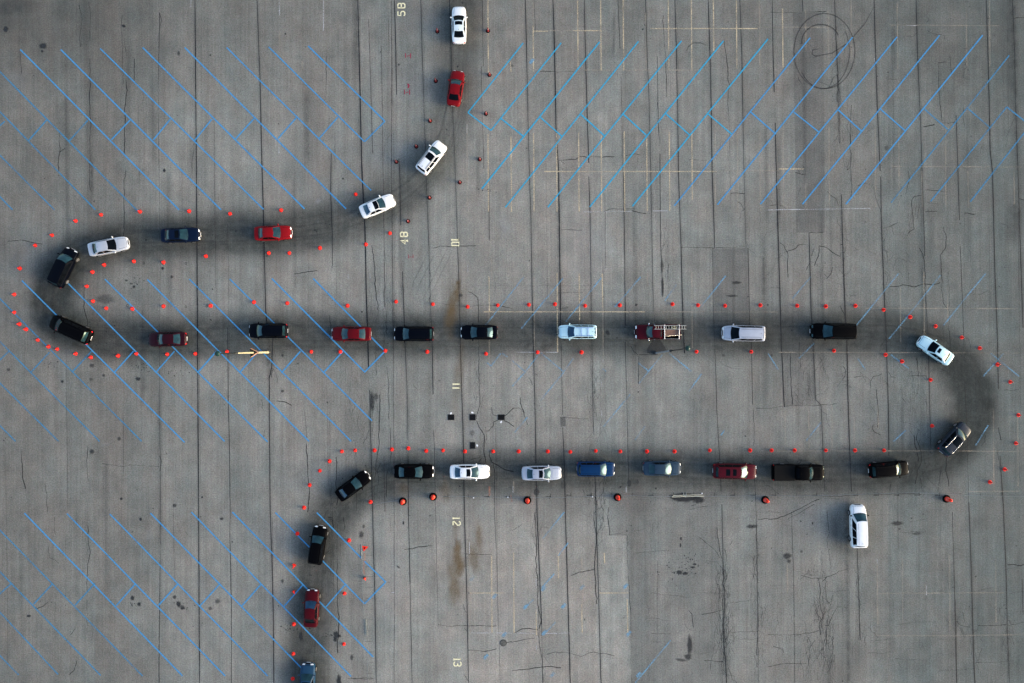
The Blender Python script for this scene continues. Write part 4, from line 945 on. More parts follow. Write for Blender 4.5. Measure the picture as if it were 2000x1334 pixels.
# fallen orange warning triangle and a crumpled orange cone
cx, cy = P(713, 1071)
root = empty('warning_sign', cx, cy, 0, math.radians(-8))
m = MB(); m.v = [(-.42, .28, .02), (.42, .30, .05), (-.12, -.38, .02), (-.42, .28, .05), (.42, .30, .08), (-.12, -.38, .05)]; m.f = [(0, 1, 2), (3, 5, 4), (0, 3, 4, 1), (1, 4, 5, 2), (2, 5, 3, 0)]; m.mi = [0] * 5
m.build('board', M['drumorange'], root)
m = MB(); m.v = [(-.18, .14, .068), (.1, .16, .075), (-.1, -.12, .062)]; m.f = [(0, 2, 1)]; m.mi = [0]; m.build('symbol', M['conebase'], root)
m = MB(); m.tube([(-.1, -.35, .03), (-.02, .1, .02), (.02, .5, .03)], .015, 6); m.build('stand', M['steel'], root)
tag(root, 'orange triangular sign lying flat on the ground beside the thin cable', 'sign')
cx, cy = P(712, 1127)
root = empty('traffic_cone', cx, cy, .2, .6); root.rotation_euler = (math.radians(90), 0, .5)
m = MB(); m.lathe([(.25, 0), (.25, .03), (.2, .04)], 8); m.build('base', M['darkcone'], root)
m = MB(); m.lathe([(.15, .03), (.03, .42), (.001, .43)], 12); m.build('cone_body', M['drumorange'], root, True)
tag(root, 'toppled rusty orange cone lying below the orange triangular sign', 'traffic cone')

# ------------------------------------------------------------------ lamp posts
def lamp_post(bx, by, segs, lean, label, sign):
    x, y = P(bx, by); root = empty('street_lamp', x, y)
    top = segs[-1][0]

    def at(z): return (lean[0] * z / top, lean[1] * z / top, z)
    f = MB(); f.lathe([(.26, 0), (.26, .2), (.24, .22), (.001, .225)], 18); f.build('footing', M['concrete'], root, True)
    m = MB(); z0, r0 = .25, segs[0][1]
    path, rad = [], []
    zb = segs[0][2]
    for k in range(9):
        z = .25 + (zb - .25) * k / 8; path.append(at(z)); rad.append(r0 + (segs[0][3] - r0) * k / 8)
    m.tube(path, rad, 14); m.build('pole', segs[0][4], root, True)
    m = MB(); m.tube([at(zb - .35), at(zb + .3)], segs[0][3] * 1.35, 12); m.build('collar', M['darkpole'], root, True)
    m = MB(); path = [at(zb + .2 + (top - zb - .3) * k / 6) for k in range(7)]; m.tube(path, [.062 - .002 * k for k in range(7)], 8); m.build('mast', M['darkpole'], root, True)
    tx, ty, tz = at(top); lamp = MB(); lamp.lathe([(.08, tz - .25), (.22, tz - .2), (.28, tz - .05), (.27, tz + .05), (.2, tz + .14), (.001, tz + .18)], 20, cx=tx, cy=ty); lh = lamp.build('lamp_housing', M['greenlamp'], root, True)
    lens = MB(); lens.lathe([(.2, tz - .235), (.001, tz - .25)], 16, cx=tx, cy=ty); lens.build('lens', M['lamp'], lh, True)
    for a in range(3):
        br = MB(); t = a * 2.1; br.tube([(tx + .1 * math.cos(t), ty + .1 * math.sin(t), tz - .7), (tx + .2 * math.cos(t), ty + .2 * math.sin(t), tz - .2)], .02, 5); br.build('bracket', M['darkpole'], root)
    if sign:
        # three-sided row marker clamped round the pole
        zc = sign; px_, py_, _ = at(zc)
        pts = [(1.15 * math.cos(t), 1.15 * math.sin(t)) for t in (math.radians(5), math.radians(128), math.radians(238))]
        for i in range(3):
            a, b = pts[i], pts[(i + 1) % 3]
            s = MB(); inx = .96
            zz0, zz1 = zc - .26, zc + .26
            A = [(a[0], a[1], zz0), (b[0], b[1], zz0), (b[0], b[1], zz1), (a[0], a[1], zz1)]
            B = [(q[0] * inx, q[1] * inx, q[2]) for q in A]
            s.v = [(q[0] * .5 + px_, q[1] * .56 + py_, q[2]) for q in A + B]
            s.f = [(0, 1, 2, 3), (7, 6, 5, 4), (0, 4, 5, 1), (1, 5, 6, 2), (2, 6, 7, 3), (3, 7, 4, 0)]; s.mi = [0] * 6
            s.build('sign_panel', M['signface'] if i != 1 else M['signdark'], root)
        s = MB(); s.v = [(q[0] * .475 + px_, q[1] * .535 + py_, zc + .255) for q in pts]; s.f = [(0, 1, 2)]; s.mi = [0]; s.build('sign_brace', M['signdark'], root)
    tag(root, label, 'street lamp', 'lamp posts in the car park')


lamp_post(525, 688, [(15.0, .15, 10.2, .075, M['cream'])], (0, .1), 'tall cream lamp post with a three-sided sign, below the black car', 5.0)
lamp_post(1281, 689.5, [(15.6, .10, 8.2, .10, M['greypole'])], (0, .75), 'tall grey lamp post rising from a dark asphalt patch below the ladder truck', 0)

# ------------------------------------------------------------------ cars
def lerp(a, b, t): return a + (b - a) * t


def interp(tab, x):
    if x <= tab[0][0]: return list(tab[0][1:])
    for i in range(len(tab) - 1):
        if x <= tab[i + 1][0]:
            t = (x - tab[i][0]) / (tab[i + 1][0] - tab[i][0])
            return [lerp(a, b, t) for a, b in zip(tab[i][1:], tab[i + 1][1:])]
    return list(tab[-1][1:])


# length fraction, half-width factor, shoulder height, centre height, sill height
BODY = {
    'sedan': [(0, .54, .60, .64, .42), (.006, .68, .78, .83, .33), (.02, .83, .90, .96, .27), (.05, .905, .945, .985, .23), (.10, .955, .955, .985, .21), (.2, .985, .945, .97, .20), (.35, 1, .935, .96, .20), (.5, 1, .92, .95, .20), (.62, .995, .91, .95, .20),
              (.70, .985, .90, .965, .20), (.78, .975, .865, .955, .20), (.86, .95, .805, .895, .21), (.92, .90, .745, .835, .22), (.96, .80, .69, .765, .25), (.985, .66, .615, .67, .30), (1, .44, .50, .54, .36)],
    'suv': [(0, .66, .70, .74, .5), (.006, .80, .95, 1.0, .42), (.02, .90, 1.05, 1.1, .34), (.05, .95, 1.09, 1.14, .29), (.12, .985, 1.10, 1.14, .26), (.35, 1, 1.09, 1.12, .26), (.6, .995, 1.07, 1.12, .26), (.70, .985, 1.06, 1.15, .26), (.78, .98, 1.03, 1.12, .26),
            (.86, .965, .98, 1.07, .27), (.92, .93, .92, 1.01, .28), (.96, .84, .86, .94, .30), (.985, .72, .76, .82, .35), (1, .52, .6, .64, .42)],
    'van': [(0, .68, .70, .74, .45), (.005, .84, .95, 1.0, .36), (.02, .93, 1.05, 1.1, .30), (.06, .97, 1.07, 1.12, .24), (.3, 1, 1.07, 1.1, .22), (.6, 1, 1.05, 1.09, .22), (.74, .985, 1.02, 1.1, .22), (.82, .97, .97, 1.07, .22),
            (.88, .94, .90, 1.0, .23), (.93, .89, .83, .92, .25), (.965, .81, .75, .83, .28), (.985, .71, .66, .72, .32), (1, .56, .52, .56, .38)],
    'truck': [(0.40, .97, 1.12, 1.14, .36), (.55, .985, 1.12, 1.15, .34), (.66, .985, 1.12, 1.18, .34), (.72, .98, 1.11, 1.2, .34), (.80, .98, 1.09, 1.18, .34), (.90, .965, 1.05, 1.14, .35), (.95, .92, 1.0, 1.08, .37), (.98, .84, .9, .97, .40), (1, .72, .72, .77, .45)],
}
# cabin: windshield base, roof front, roof rear, rear glass base (fractions from rear), base height, roof half-width, belt half-width
CAB = {
    'sedan': dict(xf=.735, rf=.55, rr=.275, xr=.12, zb=.90, h=1.45, wr=.67, wb=.90),
    'suv': dict(xf=.785, rf=.60, rr=.075, xr=.02, zb=1.03, h=1.68, wr=.67, wb=.93),
    'van': dict(xf=.83, rf=.655, rr=.085, xr=.02, zb=1.0, h=1.76, wr=.69, wb=.94),
    'truck': dict(xf=.77, rf=.65, rr=.465, xr=.41, zb=1.10, h=1.82, wr=.76, wb=.92),
}


def grid_obj(name, G, mat, parent, close_v=False, cap_u=False, mats=None, mi=None):
    nu, nv = len(G), len(G[0]); v = [p for row in G for p in row]; f = []
    for i in range(nu - 1):
        for j in range(nv if close_v else nv - 1):
            j2 = (j + 1) % nv
            f.append((i * nv + j, i * nv + j2, (i + 1) * nv + j2, (i + 1) * nv + j))
    if cap_u: f.append(tuple(range(nv))); f.append(tuple((nu - 1) * nv + j for j in range(nv)))
    return link(name, v, f, mat, parent, True, mats, mi)


def sample(fn, u0, u1, v0, v1, nu, nv, off):
    """resample a parametric surface and push it outward by off"""
    G = []
    for i in range(nu + 1):
        row = []
        for j in range(nv + 1):
            u = lerp(u0, u1, i / nu); v = lerp(v0, v1, j / nv); e = .002
            p = Vector(fn(u, v)); du = Vector(fn(min(u + e, 1), v)) - Vector(fn(max(u - e, 0), v)); dv = Vector(fn(u, min(v + e, 1))) - Vector(fn(u, max(v - e, 0)))
            n = dv.cross(du)
            if n.length > 1e-12: n.normalize()
            c = Vector((0, 0, .7))
            if n.dot(p - c) < 0: n = -n
            row.append(tuple(p + n * off))
        G.append(row)
    return G


def car(px, py, head, Lpx, kind, paint, label, cat='car', Wm=None, glass='glass', rear_glass=None, sunroof=None, rails=None, bars=None, lamp=True, mirror=None, tailred=True, hmul=1.0, roofpaint=None, group='vehicles queueing through the lanes', name=None):
    L = Lpx / PPM * (1 - .8 / CAMH); Wd = Wm or {'sedan': 1.82, 'suv': 1.86, 'van': 1.98, 'truck': 2.0}[kind]
    gx, gy = P(px, py, .75)
    root = empty(name or {'sedan': 'sedan_car', 'suv': 'suv_car', 'van': 'minivan', 'truck': 'pickup_truck'}[kind], gx, gy, 0, math.radians(head))
    tab = BODY[kind]; C = dict(CAB[kind]); C['h'] *= hmul; hw = Wd / 2
    u_min = tab[0][0]

    def X(f): return (f - .5) * L
    ns = 40
    us = sorted(set([u_min + (1 - u_min) * (i / ns) for i in range(ns + 1)] + [t[0] for t in tab]))
    prof = [(.80, 0), (.965, .12), (1.0, .35), (1.0, .62), (.985, .85), (.955, .95), (.90, 1.0)]

    def bodyfn(u, v):
        """u along length, v across from left sill over the top to right sill"""
        f = lerp(u_min, 1, u); w, zs, zc, zb = interp(tab, f)
        nj = 9; t = v * 2 * nj; side = 1 if t <= nj else -1; t = t if t <= nj else 2 * nj - t
        k = [(a, lerp(zb, zs, b)) for a, b in prof] + [(.62, lerp(zs, zc, .62)), (.32, lerp(zs, zc, .92)), (0, zc)]
        i = min(int(t), nj - 1); q = t - i
        return (X(f), side * hw * w * lerp(k[i][0], k[i + 1][0], q), lerp(k[i][1], k[i + 1][1], q))
    G = [[bodyfn((f - u_min) / (1 - u_min), j / 18) for j in range(19)] for f in us]
    body = grid_obj('body', G, paint, root, True, True)
    # ---- cabin surfaces
    fb, fr = .035, .02
    xs_f, xs_rf, xs_rr, xs_r = X(C['xf']), X(C['rf']), X(C['rr']), X(C['xr'])
    wb, wr, zb, H = hw * C['wb'], hw * C['wr'], C['zb'], C['h']
    bf, brf = .045 * L, .022 * L; br_, brr = .02 * L, .012 * L

    def roofz(x, y):
        t = (x - (xs_rf + xs_rr) / 2) / ((xs_rf - xs_rr) / 2)
        return H - .045 * t * t - .05 * (y / wr) ** 2

    def front(u, v):
        s = 1 - 2 * u; y0, y1 = wb * .93 * s, wr * .97 * s; xa = xs_f - bf * s * s; xb = xs_rf - brf * s * s
        x, y = lerp(xa, xb, v), lerp(y0, y1, v); z = lerp(zb + .02, roofz(xb, y1), v) + .035 * math.sin(math.pi * v)
        return (x, y, z)

    def rear(u, v):
        s = 1 - 2 * u; y0, y1 = wb * .91 * s, wr * .97 * s; xa = xs_r + br_ * s * s; xb = xs_rr + brr * s * s
        x, y = lerp(xa, xb, v), lerp(y0, y1, v); z = lerp(zb + (.05 if kind == 'sedan' else .0), roofz(xb, y1), v) + .03 * math.sin(math.pi * v)
        return (x, y, z)

    def sidefn(sg):
        def fn(u, v):
            xa = lerp(xs_r + br_, xs_f - bf, u); xb = lerp(xs_rr + brr, xs_rf - brf, u)
            x = lerp(xa, xb, v); bow = math.sin(math.pi * u) ** .5 if 0 < u < 1 else 0
            ya = lerp(wb * .92, wb, bow); yb = lerp(wr * .97, wr * 1.02, bow); z1 = roofz(lerp(xs_rr + brr, xs_rf - brf, u), wr)
            return (x, sg * lerp(ya, yb, v ** 1.15), lerp(zb - .03, z1, v))
        return fn
    def rooffn(u, v):
        s = 1 - 2 * v; y = wr * .99 * s; x = lerp(xs_rr + brr * s * s, xs_rf - brf * s * s, u)
        return (x, y, roofz(x, y))
    shell = MB()
    for fn, nu, nv in ((front, 12, 8), (rear, 12, 8), (sidefn(1), 18, 8), (sidefn(-1), 18, 8)):
        b = len(shell.v); g = sample(fn, 0, 1, 0, 1, nu, nv, 0)
        for row in g: shell.v += row
        for i in range(nu):
            for j in range(nv): k = b + i * (nv + 1) + j; shell.f.append((k, k + 1, k + nv + 2, k + nv + 1)); shell.mi.append(0)
    shell.build('pillars', roofpaint or paint, root, True)
    roof = grid_obj('roof', sample(rooffn, 0, 1, 0, 1, 12, 12, .004), roofpaint or paint, root)
    gm = M[glass] if isinstance(glass, str) else glass; rg = M[rear_glass] if rear_glass else gm
    grid_obj('windshield', sample(front, .045, .955, .02, .95, 14, 10, .012), gm, root)
    cw = grid_obj('cowl', sample(front, .03, .97, -.16, .02, 12, 2, .008), M['trim'], root)
    if kind == 'sedan': grid_obj('rear_window', sample(rear, .08, .92, .06, .93, 12, 8, .012), rg, root)
    else: grid_obj('rear_window', sample(rear, .08, .92, .25, .92, 12, 6, .012), rg, root)
    splits = {'sedan': [(.10, .46), (.485, .90)], 'suv': [(.05, .27), (.29, .57), (.59, .91)], 'van': [(.05, .30), (.32, .60), (.62, .90)], 'truck': [(.1, .47), (.5, .88)]}[kind]
    for sg in (1, -1):
        for a, b in splits: grid_obj('side_window', sample(sidefn(sg), a, b, .05, .93, 6, 4, .010), M['darkglass'], root)
    if sunroof:
        for a, b, w in sunroof: 
            sr = grid_obj('sunroof', sample(rooffn, a, b, .5 - w / 2, .5 + w / 2, 5, 5, .014), M['darkglass'], root)
    if rails:
        for sg in (1, -1):
            m = MB(); pts = []
            for k in range(9):
                q = rooffn(lerp(.06, .92, k / 8), .5 - sg * .44); pts.append((q[0], q[1], q[2] + (.05 if 0 < k < 8 else .0)))
            m.tube(pts, .022, 6); m.build('roof_rail', rails, root, True)
    if bars:
        for a in (.33, .68):
            m = MB(); p, q = rooffn(a, .06), rooffn(a, .94); m.tube([(p[0], p[1], p[2] + .03), (p[0], p[1] * .9, p[2] + .09), (q[0], q[1] * .9, q[2] + .09), (q[0], q[1], q[2] + .03)], .028, 6); m.build('roof_crossbar', bars, root)
        for sg in (1, -1):
            m = MB(); m.tube([tuple(Vector(rooffn(a, .5 - sg * .42)) + Vector((0, 0, .04))) for a in (.05, .35, .65, .95)], .02, 6); m.build('roof_rail', bars, root)
    # ---- lamps, grille, plates
    def bu(f): return (f - u_min) / (1 - u_min)
    v0, v1 = (.26, .41)
    for k in (0, 1):
        a, b = (v0, v1) if k == 0 else (1 - v1, 1 - v0)
        grid_obj('headlight', sample(bodyfn, bu(.967), bu(.991), a, b, 8, 8, .010), M['lamp'] if lamp else M['glass'], root)
        if kind != 'truck': grid_obj('taillight', sample(bodyfn, bu(.003), bu(.020), (.17, .30)[0] if k == 0 else .70, .30 if k == 0 else .83, 5, 5, .008), M['tail'], root)
    grid_obj('grille', sample(bodyfn, bu(.985), bu(.999), .36, .64, 3, 8, .006), M['trim'], root)
    grid_obj('bonnet_gap', sample(bodyfn, bu(.962), bu(.967), .34, .66, 1, 10, .003), M['trim'], root)
    wx = interp(tab, 1.0)
    nose = X(1.0); m = MB(); m.box(nose, nose + .02, -.26, .26, .40, .52); m.build('licence_plate', M['plate'], root)
    if kind != 'truck':
        tail_ = X(0.0); m = MB(); m.box(tail_ - .02, tail_, -.26, .26, .50, .62); m.build('licence_plate', M['plate'], root)
    # wipers, roof fin, bonnet shut lines
    for sg in (1, -1):
        m = MB(); a = Vector(front(.5 - sg * .28, .03)); b_ = Vector(front(.5 - sg * .02, .16)); m.tube([tuple(a + Vector((0, 0, .03))), tuple(b_ + Vector((0, 0, .03)))], .012, 5); m.build('wiper', M['trim'], root)
        g = sample(bodyfn, bu(.77), bu(.955), .372 if sg > 0 else .622, .378 if sg > 0 else .628, 10, 1, .003)
        grid_obj('bonnet_gap', g, M['trim'], root)
    q = rooffn(.1, .5); m = MB(); m.tube([(q[0] - .06, 0, q[2] - .01), (q[0] - .04, 0, q[2] + .05), (q[0] + .08, 0, q[2] + .0)], [.02, .02, .01], 6); m.build('antenna', M['trim'] if max(paint.name.find('white'), 0) == 0 else M['trim'], root)
    if kind in ('suv', 'van') and not bars:
        for v_ in (.16, .84): grid_obj('roof_groove', sample(rooffn, .04, .94, v_ - .008, v_ + .008, 8, 1, .008), M['trim'], root)
    # door seams and handles
    m = MB()
    sf = [.36, .545, .70] if kind != 'truck' else [.47, .60, .72]
    for sg in (0, 1):
        for f in sf:
            g = sample(bodyfn, bu(f - .0012), bu(f + .0012), .07 if sg == 0 else .69, .31 if sg == 0 else .93, 1, 8, .003)
            b = len(m.v)
            for row in g: m.v += row
            for j in range(8): m.f.append((b + j, b + j + 1, b + 9 + j + 1, b + 9 + j)); m.mi.append(0)
    m.build('door_gaps', M['trim'], root)
    for sg in (1, -1):
        for f in sf[1:]:
            m = MB(); yy = sg * hw; m.box(X(f) - .22, X(f) - .08, min(yy * .99, yy * 1.02), max(yy * .99, yy * 1.02), zb - .17, zb - .14); m.build('door_handle', mirror or paint, root)
    # mirrors
    for sg in (1, -1):
        m = MB(); xm = xs_f - bf - .12; y0 = sg * (hw * .93); y1 = sg * (hw + .17)
        pts = [(xm, y0, zb + .03), (xm + .03, sg * (hw + .02), zb + .08), (xm - .01, sg * (hw + .10), zb + .11), (xm - .04, y1, zb + .10)]
        m.tube(pts, [.035, .065, .10, .05], 8); m.build('side_mirror', mirror or paint, root, True)
    # wheels
    wr_ = {'sedan': .33, 'suv': .36, 'van': .35, 'truck': .39}[kind]
    fa, ra = {'sedan': (.81, .20), 'suv': (.81, .19), 'van': (.80, .20), 'truck': (.82, .20)}[kind]
    for f in (fa, ra):
        for sg in (1, -1):
            m = MB(); yo = sg * (hw + .012); yi = sg * (hw - .22)
            m.lathe([(wr_ * .62, yo), (wr_ * .95, yo), (wr_, yo - sg * .03), (wr_, yi + sg * .03), (wr_ * .95, yi)], 20, cx=X(f), cy=wr_, axis='y'); wh = m.build('wheel', M['tyre'], root, True)
            m = MB(); m.lathe([(.001, yo - sg * .03), (wr_ * .18, yo - sg * .01), (wr_ * .60, yo - sg * .004), (wr_ * .64, yo + sg * .004)], 12, cx=X(f), cy=wr_, axis='y'); m.build('rim', M['rim'], wh)
            m = MB(); 
            n = 12; R0, R1 = wr_ * 1.02, wr_ * 1.16; ya = sg * (hw * (interp(tab, max(f, u_min))[0]) + .006) if f >= u_min else sg * (hw * .99 + .006)
            for k in range(n):
                t0, t1 = math.pi * k / n, math.pi * (k + 1) / n
                m.quad([(X(f) + R0 * math.cos(t0), ya, wr_ + R0 * math.sin(t0)), (X(f) + R1 * math.cos(t0), ya, wr_ + R1 * math.sin(t0)), (X(f) + R1 * math.cos(t1), ya, wr_ + R1 * math.sin(t1)), (X(f) + R0 * math.cos(t1), ya, wr_ + R0 * math.sin(t1))])
            m.build('wheel_arch', M['trim'], root)
    tag(root, label, cat, group)
    return root, L, hw, X, rooffn


def truck_bed(root, L, hw, X, paint, cover):
    x0, x1 = X(0), X(.405); zt, zf = 1.12, .72; w = hw * .985
    m = MB()
    for sg in (1, -1):
        ys = sorted((sg * w, sg * (w - .09))); m.box(x0 + .06, x1, ys[0], ys[1], .42, zt)
    m.box(x1 - .08, x1 - .003, -w + .09, w - .09, .42, zt - .002)
    m.build('bed_side', paint, root)
    m = MB(); m.box(x0 + .02, x0 + .09, -w + .02, w - .02, .50, zt - .01); m.build('tailgate', paint, root)
    m = MB(); m.box(x0 + .09, x1 - .08, -w + .092, w - .092, zf - .04, zf); m.build('bed_floor', M['conebase'], root)
    m = MB(); m.box(x0 - .10, x0 + .018, -w + .06, w - .06, .46, .62); m.build('rear_bumper', M['chrome'] if not cover else M['trim'], root)
    for sg in (1, -1):
        ys = sorted((sg * (w + .006), sg * (w - .14))); m = MB(); m.box(x0 + .004, x0 + .055, ys[0], ys[1], .74, 1.02); m.build('taillight', M['tail'], root)
    if cover:
        m = MB(); m.box(x0 + .05, x1 - .01, -w + .05, w - .05, zt + .002, zt + .03); m.build('bed_cover', M['trim'], root)


white = carpaint('white_car_paint', (.86, .87, .88), 0, .3); white2 = carpaint('warm_white_car_paint', (.84, .85, .85), 0, .32)
whitecyan = carpaint('sky_tinted_white_car_paint', (.74, .84, .87), .1, .25)  # white with the blue sky's reflection put into the roof colour
silver = carpaint('silver_car_paint', (.50, .52, .58), .4, .34); silver2 = carpaint('light_silver_car_paint', (.54, .56, .60), .35, .36)
icy = carpaint('sky_tinted_silver_car_paint', (.58, .82, .87), .1, .3)  # silver with the cyan sky reflection painted into its base colour
red_ = carpaint('red_car_paint', (.17, .003, .006), .1, .3, .4, .4); red2 = carpaint('bright_red_car_paint', (.21, .004, .007), .1, .3, .4, .4)
mar = carpaint('maroon_car_paint', (.055, .0015, .006), .1, .3, .3, .35); mar2 = carpaint('wine_car_paint', (.065, .0015, .007), .1, .3, .3, .35); mar3 = carpaint('dark_wine_car_paint', (.024, .002, .006), .1, .3, .3, .3)
blk = carpaint('black_car_paint', (.0016, .0016, .0022), 0, .4, .03, .0); blk2 = carpaint('blue_black_car_paint', (.0012, .002, .005), 0, .4, .05, .0)
navy = carpaint('navy_car_paint', (.0015, .006, .022), .1, .3, .3, .3); blu = carpaint('mid_blue_car_paint', (.002, .026, .09), .1, .3, .35, .35)
slate = carpaint('slate_blue_car_paint', (.022, .045, .075), .15, .32, .35, .3); grey = carpaint('dark_grey_car_paint', (.028, .034, .045), .2, .3, .35, .3); steelb = carpaint('steel_blue_car_paint', (.015, .05, .10), .2, .3, .35, .35)

SR = [(.62, .90, .56)]
car(896.5, 48, 90.5, 73, 'sedan', white, 'white sedan with a sunroof, topmost in the picture between two dark cones', sunroof=[(.56, .92, .76)], glass='darkglass', rear_glass='darkglass', roofpaint=whitecyan)
car(890, 171.5, 81.5, 70, 'sedan', red_, 'red sedan in the top lane, just below the topmost white sedan', glass='glass', rear_glass='darkglass')
car(843, 307.5, 52, 71, 'suv', white, 'white estate car with roof rails and sunroof on the upper curve', sunroof=[(.56, .92, .76)], rails=M['trim'], rear_glass='darkglass')
car(737, 402, 23, 71, 'sedan', white2, 'white sedan with black front roof glass, angled near the blue bay corner', sunroof=[(.55, 1.0, .84)], rear_glass='blueglass')
car(533, 455, 2.5, 73, 'sedan', red2, 'bright red sedan in the upper left lane facing right', glass='glass', rear_glass='glass')
car(352, 459, 2, 76, 'sedan', navy, 'navy blue sedan with a sunroof in the upper left lane', sunroof=[(.56, .92, .76)], glass='glass')
car(211.5, 481, 11.5, 78.5, 'sedan', silver2, 'silver sedan in the upper left lane, just above the left bend', glass='darkglass', rear_glass='glass')
car(124, 522, 65, 79, 'van', blk2, 'black minivan turning up out of the left bend', 'minivan', hmul=.97)
car(137.5, 643, 156, 86, 'van', blk, 'black minivan with red tail lamps entering the left bend', 'minivan', hmul=.98, lamp=False)
car(326, 662.5, 181.5, 76, 'sedan', mar3, 'dark maroon sedan in the middle line, second from the left', lamp=False)
car(523.5, 646, 180, 75.5, 'suv', blk2, 'black hatchback in the middle line above the cream lamp post', rear_glass='glass', hmul=.94)
car(685.5, 652, 180, 78, 'sedan', red_ if False else carpaint('deep_red_car_paint', (.10, .002, .005), .1, .3, .3, .3), 'deep red sedan in the middle line between two black cars')
car(808, 652, 180, 77.5, 'suv', blk2, 'black car in the middle line just right of the deep red sedan', hmul=.95)
car(935.5, 649, 180, 72.5, 'sedan', blk2, 'black sedan in the middle line, left of the pale sky-tinted wagon')
car(1128, 648, 180, 75, 'suv', icy, 'pale sky-tinted silver wagon with blue roof bars in the middle line', Wm=1.78, bars=M['barblue'], hmul=.94, glass='blueglass')
car(1452, 651, 179, 83, 'van', silver, 'silver minivan in the middle line, right of the ladder truck', 'minivan', glass='darkglass', hmul=.98, rails=silver)
car(1628, 647, 179.5, 88, 'suv', blk, 'black full-size sport utility with roof rails, last in the middle line', Wm=2.0, rails=M['trim'], lamp=False, hmul=1.05)
car(1827, 684, 145, 74, 'sedan', icy, 'pale blue-silver sedan with a sunroof entering the right bend', sunroof=[(.62, .9, .5)], glass='darkglass', Wm=1.78, rear_glass='glass')
car(1864.5, 857, 47, 73, 'suv', grey, 'dark grey crossover with pale roof rails leaving the right bend', rails=M['chrome'], sunroof=[(.45, .92, .7)], hmul=.97, lamp=False)
car(1736, 916.5, 5, 77, 'suv', blk, 'black crossover, rightmost in the lower line of cars', rails=M['trim'])
car(1676.5, 1027.5, 91.5, 84, 'van', white, 'white van parked alone at lower right below the cable', 'van', mirror=M['trim'], group='vehicle parked outside the lanes')
car(1435.5, 920.5, -1, 85, 'suv', mar2, 'maroon sport utility with two dark roof panels in the lower line', sunroof=[(.32, .50, .62), (.62, .78, .62)], Wm=1.92)
car(1293.5, 915, 0, 74, 'sedan', slate, 'slate blue-grey sedan in the lower line, beside the maroon car', lamp=True)
car(1164, 916, -.5, 74, 'suv', blu, 'bright blue crossover in the lower line of cars', hmul=.95)
car(1058, 924, .5, 78, 'sedan', silver, 'silver sedan with a sunroof in the lower line of cars', sunroof=[(.56, .92, .76)], rear_glass='glass')
car(917.5, 921.5, 0, 78, 'sedan', white, 'white sedan with a sunroof in the lower line, above two drums', sunroof=[(.56, .92, .76)], rear_glass='blueglass')
car(808.5, 921, 0, 78, 'sedan', blk, 'black sedan in the lower line, just left of the white sedan', rear_glass='glass')
car(689.5, 949, 36.5, 74, 'sedan', blk, 'black sedan angled on the curve where the lower line turns downward', rear_glass='blueglass')
car(620.5, 1064.5, 81, 75, 'suv', blk, 'black pickup-sized car pointing up in the bottom lane, uppermost there', Wm=1.85, hmul=.98, rear_glass='darkglass')
car(608, 1188.5, 87.5, 73.5, 'sedan', carpaint('garnet_car_paint', (.055, .0015, .004), .1, .3, .35, .35), 'dark red car pointing up in the bottom lane, between black and blue cars', glass='blueglass', rear_glass='darkglass')
car(600.5, 1332, 88, 73, 'suv', steelb, 'steel blue hatchback cut off by the bottom edge of the picture', hmul=.9, sunroof=[(.05, .95, .8)])
r, L, hw, X, rf = car(1559.5, 922.5, 0, 100, 'truck', blk, rear_glass='darkglass', label='black pickup truck with a covered bed in the lower line', cat='pickup truck', lamp=False)
truck_bed(r, L, hw, X, blk, True)
r, L, hw, X, rf = car(1284, 648.5, 180, 88.5, 'truck', mar, 'maroon pickup truck with a ladder rack in the middle line', 'pickup truck', Wm=1.88, mirror=M['chrome'])
truck_bed(r, L, hw, X, mar, False)
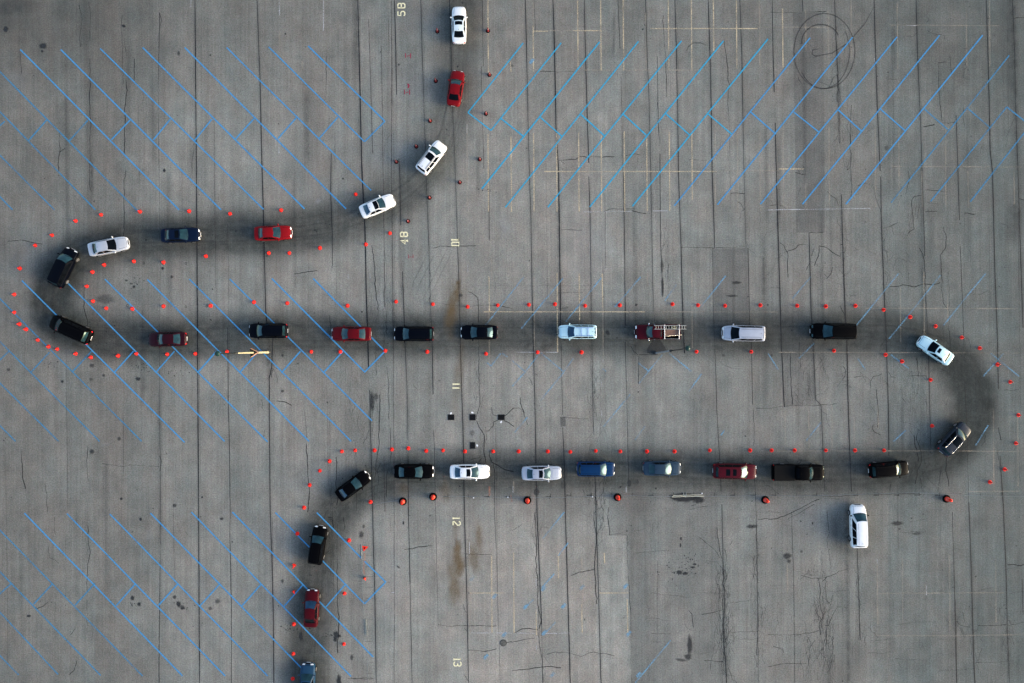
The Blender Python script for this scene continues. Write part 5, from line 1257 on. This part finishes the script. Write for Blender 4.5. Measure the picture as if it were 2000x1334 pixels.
# steel rack over the bed (part of the truck)
for fx in (.385, .07):
    for sg in (1, -1):
        m = MB(); m.tube([(X(fx), sg * (hw - .05), 1.10), (X(fx), sg * (hw - .08), 1.85)], .03, 6); m.build('rack_post', M['steel'], r)
    m = MB(); m.tube([(X(fx), -hw + .05, 1.87), (X(fx), hw - .05, 1.87)], .045, 8); m.build('rack_crossbar', M['chrome'], r)
m = MB(); m.tube([(X(.385), hw - .08, 1.86), (X(.07), hw - .08, 1.86)], .02, 6); m.build('rack_rail', M['steel'], r)


def world(r, x, y):
    a = r.rotation_euler[2]; return (r.location[0] + x * math.cos(a) - y * math.sin(a), r.location[1] + x * math.sin(a) + y * math.cos(a))


# ladder lying on the rack; truck faces left, so its right side is the upper side in the photograph
lx, ly = P(1309, 639.4, 1.95); lad = empty('ladder', lx, ly, 1.93, 0)
ll = 62.5 / PPM * .98
for sg in (1, -1):
    m = MB(); m.box(-ll / 2, ll / 2, sg * .215 - .022, sg * .215 + .022, 0, .075); m.build('side_rail', M['alu'], lad)
for k in range(12):
    xx = -ll / 2 + .2 + k * (ll - .4) / 11; m = MB(); m.tube([(xx, -.195, .037), (xx, .195, .037)], .022, 6); m.build('rung', M['alu'], lad)
tag(lad, 'aluminium ladder lying on the rack of the maroon pickup truck', 'ladder')
cx, cy = P(1312, 649.5, .9); bd = empty('plywood_sheet', cx, cy, .74, 0)
m = MB(); m.box(-.85, .85, -.36, .36, 0, .05); m.build('panel', M['wood'], bd); m = MB(); m.box(-.6, .84, .05, .35, .052, .08); m.build('panel', M['wood'], bd)
tag(bd, 'brown board lying in the bed of the maroon pickup truck', 'board')
cx, cy = P(1316, 655.3, 1.9); pp = empty('metal_pipe', cx, cy, 1.935, math.radians(4))
m = MB(); m.tube([(-.95, 0, 0), (.98, 0, 0)], .035, 8); m.build('tube', M['chrome'], pp, True)
tag(pp, 'pale metal pipe on the ladder rack above the truck bed', 'pipe')
cx, cy = P(1318, 639.6, 1.3); rp = empty('tan_rope', cx, cy, .76, 0)
m = MB()
for k in range(5): 
    a = [( .34 * math.cos(t * .5) * (1 - k * .1), .15 * math.sin(t * .5), .03 + .05 * k) for t in range(13)]
    m.tube(a, .03, 6)
m.build('rope_coil', M['yellowladder'], rp, True)
tag(rp, 'tan rope coiled in the truck bed underneath the ladder', 'rope')
